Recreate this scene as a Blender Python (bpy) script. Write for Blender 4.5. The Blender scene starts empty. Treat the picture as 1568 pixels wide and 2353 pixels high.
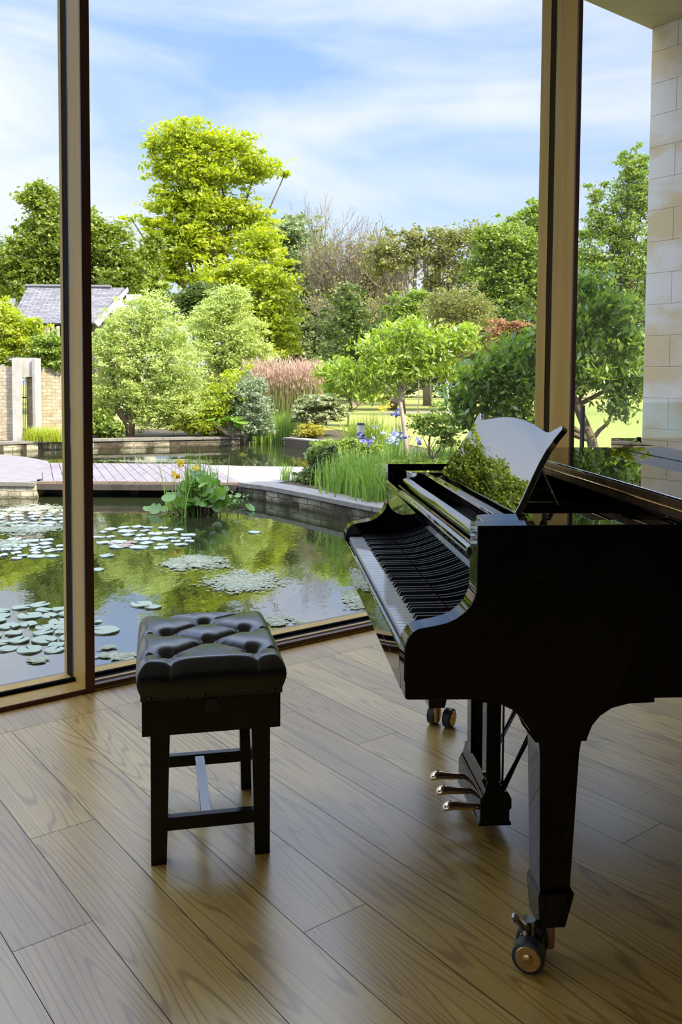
import bpy, math, random
import numpy as np
from mathutils import Vector, Matrix
rng = np.random.default_rng(7); random.seed(7)
C = bpy.context.scene.collection
sc = bpy.context.scene
# ------------------------------------------------------------------ camera
H = 1.3255; F = 1998.1; PITCH = .0546; ROLL = -.0065
FW = np.array([0, math.cos(PITCH), -math.sin(PITCH)]); UP0 = np.array([0, math.sin(PITCH), math.cos(PITCH)]); R0 = np.array([1., 0, 0])
RT = math.cos(ROLL)*R0 - math.sin(ROLL)*UP0; UP = math.sin(ROLL)*R0 + math.cos(ROLL)*UP0
cam = bpy.data.cameras.new('camera'); co = bpy.data.objects.new('camera', cam); C.objects.link(co); sc.camera = co
cam.sensor_fit = 'HORIZONTAL'; cam.sensor_width = 36; cam.lens = F*36/1568
cam.shift_x = .0004; cam.shift_y = -(1176.5-978.34)/1568; cam.clip_end = 600; cam.clip_start = .05
co.matrix_world = Matrix(((RT[0], UP[0], -FW[0], 0), (RT[1], UP[1], -FW[1], 0), (RT[2], UP[2], -FW[2], H), (0, 0, 0, 1)))
# ------------------------------------------------------------------ view, sky, sun
sc.view_settings.view_transform = 'Standard'; sc.view_settings.look = 'None'; sc.view_settings.gamma = 1
sc.view_settings.exposure = 0.55; sc.view_settings.use_curve_mapping = False
cy_ = sc.cycles; cy_.max_bounces = 10; cy_.diffuse_bounces = 4; cy_.glossy_bounces = 6; cy_.transparent_max_bounces = 12; cy_.transmission_bounces = 4
cy_.use_denoising = True; cy_.caustics_reflective = False; cy_.caustics_refractive = False; cy_.sample_clamp_indirect = 6
w = bpy.data.worlds.new('sky'); sc.world = w; w.use_nodes = True
nt = w.node_tree; nt.nodes.clear()
def N(nt, t, **k):
    n = nt.nodes.new(t)
    for a, b in k.items():
        if a in ('_in',):
            for i, v in b.items(): n.inputs[i].default_value = v
        else: setattr(n, a, b)
    return n
def ramp(n, stops, interp='LINEAR'):
    cr = n.color_ramp; cr.interpolation = interp
    while len(cr.elements) > 1: cr.elements.remove(cr.elements[-1])
    cr.elements[0].position = stops[0][0]; cr.elements[0].color = (*stops[0][1], 1)
    for p, c in stops[1:]:
        e = cr.elements.new(p); e.color = (*c, 1)
tc = N(nt, 'ShaderNodeTexCoord'); sep = N(nt, 'ShaderNodeSeparateXYZ'); nt.links.new(tc.outputs['Generated'], sep.inputs[0])
gr = N(nt, 'ShaderNodeValToRGB'); ramp(gr, [(0, (.70, .80, 1.0)), (.12, (.52, .71, 1.0)), (.35, (.25, .48, 1.0)), (.8, (.22, .40, .85))])
nt.links.new(sep.outputs[2], gr.inputs[0])
mp = N(nt, 'ShaderNodeMapping'); mp.inputs['Scale'].default_value = (1.6, 1.6, 6.5); mp.inputs['Rotation'].default_value = (.0, .22, .3); mp.inputs['Location'].default_value = (2.3, .4, 1.1)
nt.links.new(tc.outputs['Generated'], mp.inputs[0])
no = N(nt, 'ShaderNodeTexNoise', _in={'Scale': 1.5, 'Detail': 7, 'Roughness': .52, 'Distortion': .5}); nt.links.new(mp.outputs[0], no.inputs[0])
cr = N(nt, 'ShaderNodeValToRGB'); ramp(cr, [(.36, (.16, .16, .16)), (.5, (.6, .6, .6)), (.64, (1, 1, 1))]); nt.links.new(no.outputs[0], cr.inputs[0])
mx = N(nt, 'ShaderNodeMixRGB'); nt.links.new(cr.outputs[0], mx.inputs[0]); nt.links.new(gr.outputs[0], mx.inputs[1]); mx.inputs[2].default_value = (.84, .88, 1.0, 1)
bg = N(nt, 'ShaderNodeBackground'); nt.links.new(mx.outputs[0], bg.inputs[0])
hi = N(nt, 'ShaderNodeMapRange', _in={1: .40, 2: .75, 3: .88, 4: 3.9}); hi.interpolation_type = 'SMOOTHSTEP'; nt.links.new(sep.outputs[2], hi.inputs[0]); nt.links.new(hi.outputs[0], bg.inputs[1])   # sky strength raised overhead, out of view, added to light the room
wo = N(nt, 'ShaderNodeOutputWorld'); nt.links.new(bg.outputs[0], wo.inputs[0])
sun = bpy.data.lights.new('sun', 'SUN'); sun.energy = 6.0; sun.color = (1, .89, .66); sun.angle = .02
so = bpy.data.objects.new('sun', sun); C.objects.link(so)
so.rotation_euler = Vector((.76, -.60, .95)).to_track_quat('Z', 'Y').to_euler()
# ------------------------------------------------------------------ pixel helpers (a point of the photograph -> a point of the place)
def ray(x, y): return FW + (x-783.36)/F*RT - (y-978.34)/F*UP
def atz(x, y, z=0.):
    d = ray(x, y); return np.array([0, 0, H]) + d*((z-H)/d[2])
def atd(x, y, D):
    d = ray(x, y); return np.array([0, 0, H]) + d*(D/d[1])
DW = np.array([.79291, .60934]); NW = np.array([-.60934, .79291])       # along the window, out of the window
def st(s, t, z=0.): return (DW[0]*s+NW[0]*t, DW[1]*s+NW[1]*t, z)
ANG = math.atan2(DW[1], DW[0])
# ------------------------------------------------------------------ materials
def mat(name, col=(.5, .5, .5), rough=.5, metal=0., spec=.5, coat=0., ior=None):
    m = bpy.data.materials.new(name); m.use_nodes = True; b = m.node_tree.nodes['Principled BSDF']
    b.inputs['Base Color'].default_value = (*col, 1); b.inputs['Roughness'].default_value = rough; b.inputs['Metallic'].default_value = metal
    b.inputs['Specular IOR Level'].default_value = spec; b.inputs['Coat Weight'].default_value = coat
    if ior: b.inputs['IOR'].default_value = ior
    return m
def noisemat(name, c1, c2, scale=5, rough=.8, bump=0., stretch=(1, 1, 1), spec=.3, detail=6, mid=(.35, .65), coord='Object', metal=0.):
    m = mat(name, c1, rough, metal, spec); t = m.node_tree; b = t.nodes['Principled BSDF']
    tc = N(t, 'ShaderNodeTexCoord'); mp = N(t, 'ShaderNodeMapping'); mp.inputs['Scale'].default_value = stretch
    no = N(t, 'ShaderNodeTexNoise', _in={'Scale': scale, 'Detail': detail, 'Roughness': .6}); r = N(t, 'ShaderNodeValToRGB'); ramp(r, [(mid[0], c1), (mid[1], c2)])
    t.links.new(tc.outputs[coord], mp.inputs[0]); t.links.new(mp.outputs[0], no.inputs[0]); t.links.new(no.outputs[0], r.inputs[0]); t.links.new(r.outputs[0], b.inputs['Base Color'])
    if bump:
        bp = N(t, 'ShaderNodeBump', _in={'Strength': bump, 'Distance': .02}); t.links.new(no.outputs[0], bp.inputs['Height']); t.links.new(bp.outputs[0], b.inputs['Normal'])
    return m
def leafmat(name, c1, c2, c3=None, trans=.4, rough=.55):
    m = bpy.data.materials.new(name); m.use_nodes = True; t = m.node_tree; t.nodes.clear()
    g = N(t, 'ShaderNodeNewGeometry'); r = N(t, 'ShaderNodeValToRGB'); ramp(r, [(0, c1), (.6, c2), (1, c3 or c2)])
    t.links.new(g.outputs['Random Per Island'], r.inputs[0])
    d = N(t, 'ShaderNodeBsdfDiffuse'); tr = N(t, 'ShaderNodeBsdfTranslucent'); gl = N(t, 'ShaderNodeBsdfGlossy', _in={'Roughness': rough, 'Color': (1, 1, 1, 1)})
    hs = N(t, 'ShaderNodeHueSaturation', _in={'Hue': .485, 'Saturation': 1.1, 'Value': 1.15}); t.links.new(r.outputs[0], hs.inputs['Color'])
    t.links.new(r.outputs[0], d.inputs[0]); t.links.new(hs.outputs[0], tr.inputs[0])
    a = N(t, 'ShaderNodeMixShader', _in={0: trans}); t.links.new(d.outputs[0], a.inputs[1]); t.links.new(tr.outputs[0], a.inputs[2])
    b = N(t, 'ShaderNodeMixShader', _in={0: .04}); t.links.new(a.outputs[0], b.inputs[1]); t.links.new(gl.outputs[0], b.inputs[2])
    o = N(t, 'ShaderNodeOutputMaterial'); t.links.new(b.outputs[0], o.inputs[0])
    return m
def stonemat(name, c1, c2, mortar, scale, bw=.5, bh=.25, bump=.5, coord='Object', rot=None, moss=None, rough=.85, stretch=(1, 1, 1), msize=.03):
    m = mat(name, c1, rough, 0, .2); t = m.node_tree; b = t.nodes['Principled BSDF']
    tc = N(t, 'ShaderNodeTexCoord'); mp = N(t, 'ShaderNodeMapping'); mp.inputs['Scale'].default_value = stretch
    if rot: mp.inputs['Rotation'].default_value = rot
    nz = N(t, 'ShaderNodeTexNoise', _in={'Scale': 2.5, 'Detail': 3}); mxv = N(t, 'ShaderNodeMixRGB', blend_type='ADD'); mxv.inputs[0].default_value = .11
    br = N(t, 'ShaderNodeTexBrick', _in={'Color1': (*c1, 1), 'Color2': (*c2, 1), 'Mortar': (*mortar, 1), 'Scale': scale, 'Mortar Size': msize, 'Mortar Smooth': .3, 'Brick Width': bw, 'Row Height': bh, 'Bias': 0.})
    t.links.new(tc.outputs[coord], mp.inputs[0]); t.links.new(mp.outputs[0], nz.inputs[0]); t.links.new(mp.outputs[0], mxv.inputs[1]); t.links.new(nz.outputs['Color'], mxv.inputs[2]); t.links.new(mxv.outputs[0], br.inputs[0])
    n2 = N(t, 'ShaderNodeTexNoise', _in={'Scale': 6, 'Detail': 8, 'Roughness': .7}); t.links.new(tc.outputs[coord], n2.inputs[0])
    r2 = N(t, 'ShaderNodeValToRGB'); ramp(r2, [(.3, (.45, .42, .36)), (.6, (1, 1, 1))]); t.links.new(n2.outputs[0], r2.inputs[0])
    mu = N(t, 'ShaderNodeMixRGB', blend_type='MULTIPLY'); mu.inputs[0].default_value = .6; t.links.new(br.outputs[0], mu.inputs[1]); t.links.new(r2.outputs[0], mu.inputs[2])
    last = mu.outputs[0]
    if moss:   # a band of damp moss just above the water line
        z0, z1, mc = moss
        sp = N(t, 'ShaderNodeSeparateXYZ'); t.links.new(tc.outputs['Object'], sp.inputs[0])
        ad = N(t, 'ShaderNodeMath', operation='MULTIPLY_ADD', _in={1: .18}); t.links.new(n2.outputs[0], ad.inputs[0]); t.links.new(sp.outputs[2], ad.inputs[2])
        mr = N(t, 'ShaderNodeMapRange', _in={1: z0+.09, 2: z1+.09, 3: 1, 4: 0}); t.links.new(ad.outputs[0], mr.inputs[0])
        m3 = N(t, 'ShaderNodeMixRGB'); t.links.new(mr.outputs[0], m3.inputs[0]); t.links.new(last, m3.inputs[1]); m3.inputs[2].default_value = (*mc, 1); last = m3.outputs[0]
    t.links.new(last, b.inputs['Base Color'])
    bp = N(t, 'ShaderNodeBump', _in={'Strength': bump, 'Distance': .03}); t.links.new(br.outputs['Fac'], bp.inputs['Height']); bp.invert = True; t.links.new(bp.outputs[0], b.inputs['Normal'])
    return m
M = {}
M['black'] = mat('polished_black', (.0015, .0015, .002), .012, 0, .5, 0, ior=3.0)
M['case'] = mat('lacquered_case', (.0012, .0012, .0015), .03, 0, .5, 0, ior=1.42)
M['gloss'] = mat('mirror_polish', (.0015, .0015, .002), .01, 0, .5, 0, ior=4.6)
M['satin'] = mat('satin_black', (.006, .006, .007), .22)
M['matte'] = mat('matte_black', (.006, .006, .006), .6, 0, .2)
M['white_key'] = mat('ivory_white', (.72, .72, .72), .06, ior=1.8)
M['ebony'] = mat('ebony', (.006, .006, .007), .3)
M['brass'] = mat('brass', (.55, .36, .15), .22, 1)
M['old_brass'] = noisemat('aged_brass', (.22, .13, .07), (.42, .26, .13), 14, .3, 0, metal=.9)
M['pedal_brass'] = mat('pedal_brass', (.80, .64, .48), .14, 1)
M['ferrule'] = mat('ferrule', (.42, .25, .13), .4, .6)
M['steel'] = mat('steel', (.5, .48, .44), .25, 1)
M['rubber'] = mat('rubber', (.015, .017, .02), .45)
M['felt'] = mat('red_felt', (.16, .015, .01), .9)
M['hammer'] = mat('dark_red_wood', (.10, .025, .012), .6)
M['redbrown'] = mat('red_brown_rod', (.09, .02, .012), .4)
M['plate'] = mat('iron_plate', (.10, .06, .025), .35, .6)
M['bench'] = mat('bench_black', (.0012, .0012, .0015), .16, ior=1.45)
M['gasket'] = mat('gasket', (.006, .006, .006), .9, 0, .05)
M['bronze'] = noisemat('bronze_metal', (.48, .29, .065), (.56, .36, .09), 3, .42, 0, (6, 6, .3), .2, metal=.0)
M['bronze_shade'] = mat('shaded_bronze', (.085, .035, .018), .4, .3)  # same bronze, with the shade of the room-facing side put into the colour
M['ceil'] = mat('plaster_ceiling', (.80, .77, .70), .8)
M['wallpaint'] = mat('wall_paint', (.72, .69, .62), .8)
M['panelling'] = mat('dark_panelling', (.022, .018, .014), .7)
M['white'] = mat('white_paint', (.75, .75, .75), .5)
M['dark_post'] = mat('dark_post', (.01, .012, .014), .35)
M['bollard'] = mat('bollard_grey', (.10, .10, .12), .45)
M['timber'] = noisemat('dark_timber', (.05, .04, .035), (.11, .09, .075), 6, .8, 0, (1, 1, .2))
# leather
def leather():
    m = mat('black_leather', (.0028, .003, .0034), .26, 0, .75); t = m.node_tree; b = t.nodes['Principled BSDF']
    tc = N(t, 'ShaderNodeTexCoord'); v = N(t, 'ShaderNodeTexNoise', _in={'Scale': 90, 'Detail': 4}); t.links.new(tc.outputs['Object'], v.inputs[0])
    n2 = N(t, 'ShaderNodeTexNoise', _in={'Scale': 18, 'Detail': 3, 'Distortion': 1.5}); t.links.new(tc.outputs['Object'], n2.inputs[0])
    ad = N(t, 'ShaderNodeMath', operation='MULTIPLY_ADD', _in={1: .3}); t.links.new(v.outputs[0], ad.inputs[0]); t.links.new(n2.outputs[0], ad.inputs[2])
    bp = N(t, 'ShaderNodeBump', _in={'Strength': .25, 'Distance': .002}); t.links.new(ad.outputs[0], bp.inputs['Height']); t.links.new(bp.outputs[0], b.inputs['Normal'])
    return m
M['leather'] = leather()
def glassmat():
    m = bpy.data.materials.new('clear_glass'); m.use_nodes = True; t = m.node_tree; t.nodes.clear()
    tr = N(t, 'ShaderNodeBsdfTransparent', _in={0: (.955, .97, .965, 1)}); gl = N(t, 'ShaderNodeBsdfGlossy', _in={'Roughness': .0})
    fr = N(t, 'ShaderNodeFresnel', _in={0: 1.45}); mx = N(t, 'ShaderNodeMixShader'); o = N(t, 'ShaderNodeOutputMaterial')
    g = N(t, 'ShaderNodeNewGeometry'); ir = N(t, 'ShaderNodeMapRange', _in={3: 1.45, 4: 1/1.45}); t.links.new(g.outputs['Backfacing'], ir.inputs[0]); t.links.new(ir.outputs[0], fr.inputs[0])
    t.links.new(fr.outputs[0], mx.inputs[0]); t.links.new(tr.outputs[0], mx.inputs[1]); t.links.new(gl.outputs[0], mx.inputs[2]); t.links.new(mx.outputs[0], o.inputs[0])
    return m
M['glass'] = glassmat()
gt = glassmat(); gt.name = 'green_tint_glass'; gt.node_tree.nodes['Transparent BSDF'].inputs[0].default_value = (.93, .975, .955, 1); M['tint'] = gt
def woodfloor():
    m = mat('oak_planks', (.4, .28, .17), .36, 0, .5, ior=1.95); t = m.node_tree; b = t.nodes['Principled BSDF']
    tc = N(t, 'ShaderNodeTexCoord'); g = N(t, 'ShaderNodeNewGeometry'); ri = g.outputs['Random Per Island']
    def math_(op, a, bb=None, c=None):
        n = N(t, 'ShaderNodeMath', operation=op)
        for i, v in enumerate((a, bb, c)):
            if v is None: continue
            if isinstance(v, (int, float)): n.inputs[i].default_value = v
            else: t.links.new(v, n.inputs[i])
        return n.outputs[0]
    wn = N(t, 'ShaderNodeTexWhiteNoise', noise_dimensions='1D'); t.links.new(ri, wn.inputs['W'])
    cmb = N(t, 'ShaderNodeVectorMath', operation='MULTIPLY_ADD'); t.links.new(wn.outputs['Color'], cmb.inputs[0]); cmb.inputs[1].default_value = (37, 29, 11); t.links.new(tc.outputs['Object'], cmb.inputs[2])
    # cathedral grain: long ellipses along the plank (local x), waved by noise
    mp = N(t, 'ShaderNodeMapping'); mp.inputs['Scale'].default_value = (.30, 4.6, 1); t.links.new(cmb.outputs[0], mp.inputs[0])
    n1 = N(t, 'ShaderNodeTexNoise', _in={'Scale': 1.15, 'Detail': 2., 'Roughness': .42, 'Distortion': .1}); t.links.new(mp.outputs[0], n1.inputs[0])
    rings = math_('MULTIPLY', n1.outputs[0], 210.); sn = math_('SINE', rings)
    line = N(t, 'ShaderNodeMapRange', _in={1: .5, 2: 1., 3: 0, 4: 1}); t.links.new(sn, line.inputs[0])
    # fine fibres
    mp2 = N(t, 'ShaderNodeMapping'); mp2.inputs['Scale'].default_value = (4, 130, 1); t.links.new(cmb.outputs[0], mp2.inputs[0])
    n2 = N(t, 'ShaderNodeTexNoise', _in={'Scale': 1., 'Detail': 4, 'Roughness': .65}); t.links.new(mp2.outputs[0], n2.inputs[0])
    mp3 = N(t, 'ShaderNodeMapping'); mp3.inputs['Scale'].default_value = (1.2, 4, 1); t.links.new(cmb.outputs[0], mp3.inputs[0])
    n3 = N(t, 'ShaderNodeTexNoise', _in={'Scale': 1.3, 'Detail': 3}); t.links.new(mp3.outputs[0], n3.inputs[0])
    base = N(t, 'ShaderNodeValToRGB'); ramp(base, [(.25, (.36, .20, .036)), (.5, (.53, .325, .072)), (.8, (.70, .47, .125))])
    f = math_('MULTIPLY_ADD', wn.outputs['Value'], .35, math_('MULTIPLY', n3.outputs[0], .65)); t.links.new(f, base.inputs[0])
    mA = N(t, 'ShaderNodeMixRGB', blend_type='MULTIPLY'); t.links.new(math_('MULTIPLY', line.outputs[0], .72), mA.inputs[0]); t.links.new(base.outputs[0], mA.inputs[1]); mA.inputs[2].default_value = (.50, .40, .30, 1)
    mB = N(t, 'ShaderNodeMixRGB', blend_type='MULTIPLY'); mB.inputs[0].default_value = .35; t.links.new(mA.outputs[0], mB.inputs[1])
    r2 = N(t, 'ShaderNodeValToRGB'); ramp(r2, [(.35, (.45, .42, .4)), (.6, (1, 1, 1))]); t.links.new(n2.outputs[0], r2.inputs[0]); t.links.new(r2.outputs[0], mB.inputs[2])
    # a few dark knots
    vo = N(t, 'ShaderNodeTexVoronoi', _in={'Scale': 1.}); mp4 = N(t, 'ShaderNodeMapping'); mp4.inputs['Scale'].default_value = (1.3, 2.6, 1); t.links.new(cmb.outputs[0], mp4.inputs[0]); t.links.new(mp4.outputs[0], vo.inputs[0])
    kn = N(t, 'ShaderNodeMapRange', _in={1: .02, 2: .07, 3: .55, 4: 0}); t.links.new(vo.outputs['Distance'], kn.inputs[0])
    mC = N(t, 'ShaderNodeMixRGB', blend_type='MULTIPLY'); t.links.new(kn.outputs[0], mC.inputs[0]); t.links.new(mB.outputs[0], mC.inputs[1]); mC.inputs[2].default_value = (.3, .2, .13, 1)
    t.links.new(mC.outputs[0], b.inputs['Base Color'])
    rr = N(t, 'ShaderNodeMapRange', _in={3: .25, 4: .34}); t.links.new(n3.outputs[0], rr.inputs[0]); t.links.new(rr.outputs[0], b.inputs['Roughness'])
    bp = N(t, 'ShaderNodeBump', _in={'Strength': .12, 'Distance': .001}); t.links.new(n2.outputs[0], bp.inputs['Height']); t.links.new(bp.outputs[0], b.inputs['Normal'])
    return m
M['oak'] = woodfloor()
def watermat():
    m = mat('pond_water', (.022, .026, .010), .015, 0, .5, ior=5.); t = m.node_tree; b = t.nodes['Principled BSDF']
    tc = N(t, 'ShaderNodeTexCoord'); mp = N(t, 'ShaderNodeMapping'); mp.inputs['Scale'].default_value = (1, .45, 1)
    n = N(t, 'ShaderNodeTexNoise', _in={'Scale': 5, 'Detail': 4, 'Roughness': .55}); bp = N(t, 'ShaderNodeBump', _in={'Strength': .05, 'Distance': .05})
    t.links.new(tc.outputs['Object'], mp.inputs[0]); t.links.new(mp.outputs[0], n.inputs[0]); t.links.new(n.outputs[0], bp.inputs['Height']); t.links.new(bp.outputs[0], b.inputs['Normal'])
    return m
M['water'] = watermat()
M['coping'] = noisemat('coping_stone', (.20, .175, .145), (.30, .27, .235), 9, .8, .15, mid=(.3, .7))
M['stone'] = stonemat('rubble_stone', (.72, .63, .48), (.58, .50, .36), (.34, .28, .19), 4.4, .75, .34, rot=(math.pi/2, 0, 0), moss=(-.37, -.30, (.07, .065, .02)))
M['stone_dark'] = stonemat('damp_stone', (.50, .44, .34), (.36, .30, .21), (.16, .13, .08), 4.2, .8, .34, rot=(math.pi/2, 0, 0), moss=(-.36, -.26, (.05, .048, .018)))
M['gardenwall'] = stonemat('garden_stone', (.62, .52, .38), (.50, .40, .27), (.36, .29, .20), 5.2, .9, .42, rot=(math.pi/2, 0, 0))
M['pale'] = noisemat('pale_stone', (.46, .42, .37), (.56, .52, .47), 4, .8)
M['ashlar_mortar'] = mat('mortar', (.36, .33, .28), .9)
M['deck'] = noisemat('deck_wood', (.19, .155, .16), (.26, .22, .225), 14, .75, .1, (1, .1, 1))
M['fascia'] = noisemat('deck_fascia', (.20, .14, .10), (.30, .22, .16), 8, .8, .1)
M['gravel'] = noisemat('gravel', (.20, .17, .165), (.38, .33, .32), 60, .9, .3)
M['soil'] = noisemat('soil', (.06, .045, .03), (.12, .09, .06), 12, .95, .3)
M['grass'] = noisemat('lawn_grass', (.26, .265, .055), (.36, .35, .09), 9, .9, .2)
M['slate'] = stonemat('roof_slate', (.17, .16, .175), (.27, .25, .27), (.08, .075, .08), 1., .34, .16, .6, 'UV', msize=.012)
M['bark'] = noisemat('bark', (.075, .055, .04), (.15, .11, .08), 8, .9, .3, (1, 1, .2))
M['palebark'] = noisemat('pale_bark', (.36, .28, .22), (.55, .45, .38), 14, .8, .2, (1, 1, .4))
M['twig'] = noisemat('twig', (.20, .16, .12), (.30, .24, .18), 5, .9)
M['willowbark'] = noisemat('grey_brown_bark', (.16, .12, .08), (.28, .20, .13), 12, .9, .3, (1, 1, .2))
L_ = lambda n, *a, **k: M.__setitem__(n, leafmat(n, *a, **k))
L_('lf_lime', (0.28, 0.378, 0.021), (0.476, 0.56, 0.042), (0.644, 0.7, 0.084), trans=.45)
L_('lf_maple', (0.127, 0.188, 0.0183), (0.227, 0.301, 0.0304), (0.369, 0.425, 0.0608), trans=.4)
L_('lf_dark', (0.0638, 0.107, 0.017), (0.113, 0.175, 0.0267), (0.185, 0.25, 0.0426), trans=.35)
L_('lf_mid', (0.146, 0.229, 0.0277), (0.259, 0.372, 0.0485), (0.388, 0.485, 0.0832), trans=.4)
L_('lf_grey', (0.177, 0.241, 0.0966), (0.306, 0.386, 0.161), (0.435, 0.515, 0.241), trans=.35)
L_('lf_willow', (0.319, 0.403, 0.101), (0.554, 0.655, 0.185), (0.79, 0.874, 0.319), trans=.4)
L_('lf_olive', (0.189, 0.203, 0.0473), (0.297, 0.311, 0.0743), (0.378, 0.365, 0.108), trans=.35)
L_('lf_yellow', (0.34, 0.34, 0.03), (0.5, 0.46, 0.05), (0.56, 0.48, 0.08), trans=.45)
L_('lf_cherry', (0.179, 0.29, 0.0276), (0.373, 0.511, 0.0621), (0.58, 0.69, 0.124), trans=.5, rough=.35)
L_('lf_cherry2', (0.105, 0.2, 0.0259), (0.197, 0.332, 0.0517), (0.362, 0.506, 0.0906), trans=.5, rough=.3)
L_('lf_silver', (0.216, 0.278, 0.152), (0.329, 0.405, 0.228), (0.43, 0.506, 0.304), trans=.3)
L_('lf_cream', (0.2, 0.26, 0.08), (0.38, 0.42, 0.18), (0.72, 0.7, 0.45), trans=.35)
L_('lf_blade', (0.164, 0.278, 0.038), (0.253, 0.418, 0.0633), (0.405, 0.557, 0.127), trans=.4)
L_('lf_blade2', (0.275, 0.396, 0.044), (0.418, 0.528, 0.066), (0.528, 0.605, 0.11), trans=.45)
L_('lf_marsh', (0.13, 0.26, 0.03), (0.2, 0.36, 0.045), (0.3, 0.44, 0.09), trans=.45, rough=.25)
L_('reed_stem', (0.26, 0.24, 0.08), (0.4, 0.36, 0.16), (0.3, 0.36, 0.08), trans=.3)
L_('reed_head', (0.475, 0.304, 0.209), (0.608, 0.418, 0.304), (0.665, 0.494, 0.38), trans=.3)
L_('petal_blue', (.10, .07, .40), (.22, .18, .60), (.50, .50, .85), trans=.3)
L_('petal_pale', (.42, .44, .80), (.60, .62, .90), (.75, .75, .95), trans=.3)
L_('petal_yellow', (.75, .50, .01), (.85, .62, .02), trans=.3)
L_('pad', (.30, .36, .25), (.42, .47, .36), (.52, .54, .44), trans=.1, rough=.3)  # pad colour paled to stand in for the sky's sheen
L_('algae', (.26, .27, .14), (.38, .39, .25), (.50, .50, .40), trans=.1)
L_('pink_leaf', (0.35, 0.18, 0.08), (0.45, 0.24, 0.12), (0.3, 0.26, 0.05), trans=.4)
# ------------------------------------------------------------------ mesh helpers
def link(name, me, m=None, parent=None, smooth=False, bevel=0, seg=2):
    o = bpy.data.objects.new(name, me); C.objects.link(o)
    if m is not None: me.materials.append(m)
    if parent is not None: o.parent = parent
    if smooth: me.polygons.foreach_set('use_smooth', np.ones(len(me.polygons), bool))
    if bevel:
        b = o.modifiers.new('b', 'BEVEL'); b.width = bevel; b.segments = seg; b.limit_method = 'ANGLE'; b.angle_limit = .6
    return o
def npmesh(V, Fq):
    V = np.asarray(V, np.float32).reshape(-1, 3); Fq = np.asarray(Fq, np.int32); k = Fq.shape[1]
    me = bpy.data.meshes.new('m'); me.vertices.add(len(V)); me.vertices.foreach_set('co', V.ravel())
    me.loops.add(Fq.size); me.loops.foreach_set('vertex_index', Fq.ravel())
    me.polygons.add(len(Fq)); me.polygons.foreach_set('loop_start', np.arange(0, Fq.size, k, dtype=np.int32))
    me.update(calc_edges=True); return me
class MB:
    def __init__(s, T=None): s.v = []; s.f = []; s.T = T
    def add(s, vs, fs):
        n = len(s.v); s.v += [tuple(map(float, v)) for v in vs]; s.f += [tuple(i+n for i in f) for f in fs]; return s
    def box(s, x0, x1, y0, y1, z0, z1):
        return s.add([(x0, y0, z0), (x1, y0, z0), (x1, y1, z0), (x0, y1, z0), (x0, y0, z1), (x1, y0, z1), (x1, y1, z1), (x0, y1, z1)],
                     [(0, 3, 2, 1), (4, 5, 6, 7), (0, 1, 5, 4), (1, 2, 6, 5), (2, 3, 7, 6), (3, 0, 4, 7)])
    def prism(s, poly, a, b, f):          # poly of 2-tuples, f(p, q, t) -> xyz, extruded t = a..b
        n = len(poly); vs = [f(p[0], p[1], a) for p in poly]+[f(p[0], p[1], b) for p in poly]
        fs = [tuple(range(n-1, -1, -1)), tuple(range(n, 2*n))]+[(i, (i+1) % n, n+(i+1) % n, n+i) for i in range(n)]
        return s.add(vs, fs)
    def loft(s, rings):                   # rings of equal point count, closed ends
        n = len(rings[0]); vs = [p for r in rings for p in r]; fs = []
        for k in range(len(rings)-1):
            for i in range(n): fs.append((k*n+i, k*n+(i+1) % n, (k+1)*n+(i+1) % n, (k+1)*n+i))
        fs += [tuple(range(n-1, -1, -1)), tuple(range((len(rings)-1)*n, len(rings)*n))]
        return s.add(vs, fs)
    def tube(s, path, rad, n=8):
        P = [np.array(p, float) for p in path]; rad = rad if isinstance(rad, (list, tuple, np.ndarray)) else [rad]*len(P); rings = []
        for i, p in enumerate(P):
            d = P[min(i+1, len(P)-1)]-P[max(i-1, 0)]; d /= np.linalg.norm(d)+1e-9
            a = np.cross(d, (0, 0, 1.) if abs(d[2]) < .9 else (1., 0, 0)); a /= np.linalg.norm(a); b = np.cross(d, a)
            rings.append([p+rad[i]*(math.cos(2*math.pi*j/n)*a+math.sin(2*math.pi*j/n)*b) for j in range(n)])
        return s.loft(rings)
    def cyl(s, c0, c1, r, n=20): return s.tube([c0, c1], r, n)
    def build(s, name, m, parent=None, smooth=False, bevel=0, seg=2, auto=False):
        me = bpy.data.meshes.new(name); vs = s.v if s.T is None else [s.T(*v) for v in s.v]
        me.from_pydata(vs, [], s.f); me.update()
        import bmesh
        bm = bmesh.new(); bm.from_mesh(me); bmesh.ops.recalc_face_normals(bm, faces=bm.faces); bm.to_mesh(me); bm.free()
        o = link(name, me, m, parent, smooth, bevel, seg)
        if auto:
            me.polygons.foreach_set('use_smooth', np.ones(len(me.polygons), bool)); me.set_sharp_from_angle(angle=.6)
        return o
def tag(o, label=None, cat=None, group=None, kind=None):
    if label: o['label'] = label
    if cat: o['category'] = cat
    if group: o['group'] = group
    if kind: o['kind'] = kind
    return o
def empty(name, loc, rz=0):
    o = bpy.data.objects.new(name, None); C.objects.link(o); o.location = [float(q) for q in loc]; o.rotation_euler = (0, 0, rz); o.empty_display_size = .1; return o
def struct(o, label=None): o['kind'] = 'structure'; (label and o.__setitem__('label', label)); return o
def slab(name, poly, z0, z1, m, z=None):   # horizontal polygon slab
    return MB().prism([(p[0], p[1]) for p in poly], z0, z1, lambda a, b, t: (a, b, t)).build(name, m)
def copytree(o, parent=None):
    c = o.copy(); C.objects.link(c); c.parent = parent
    for ch in list(o.children): copytree(ch, c)
    return c
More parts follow.
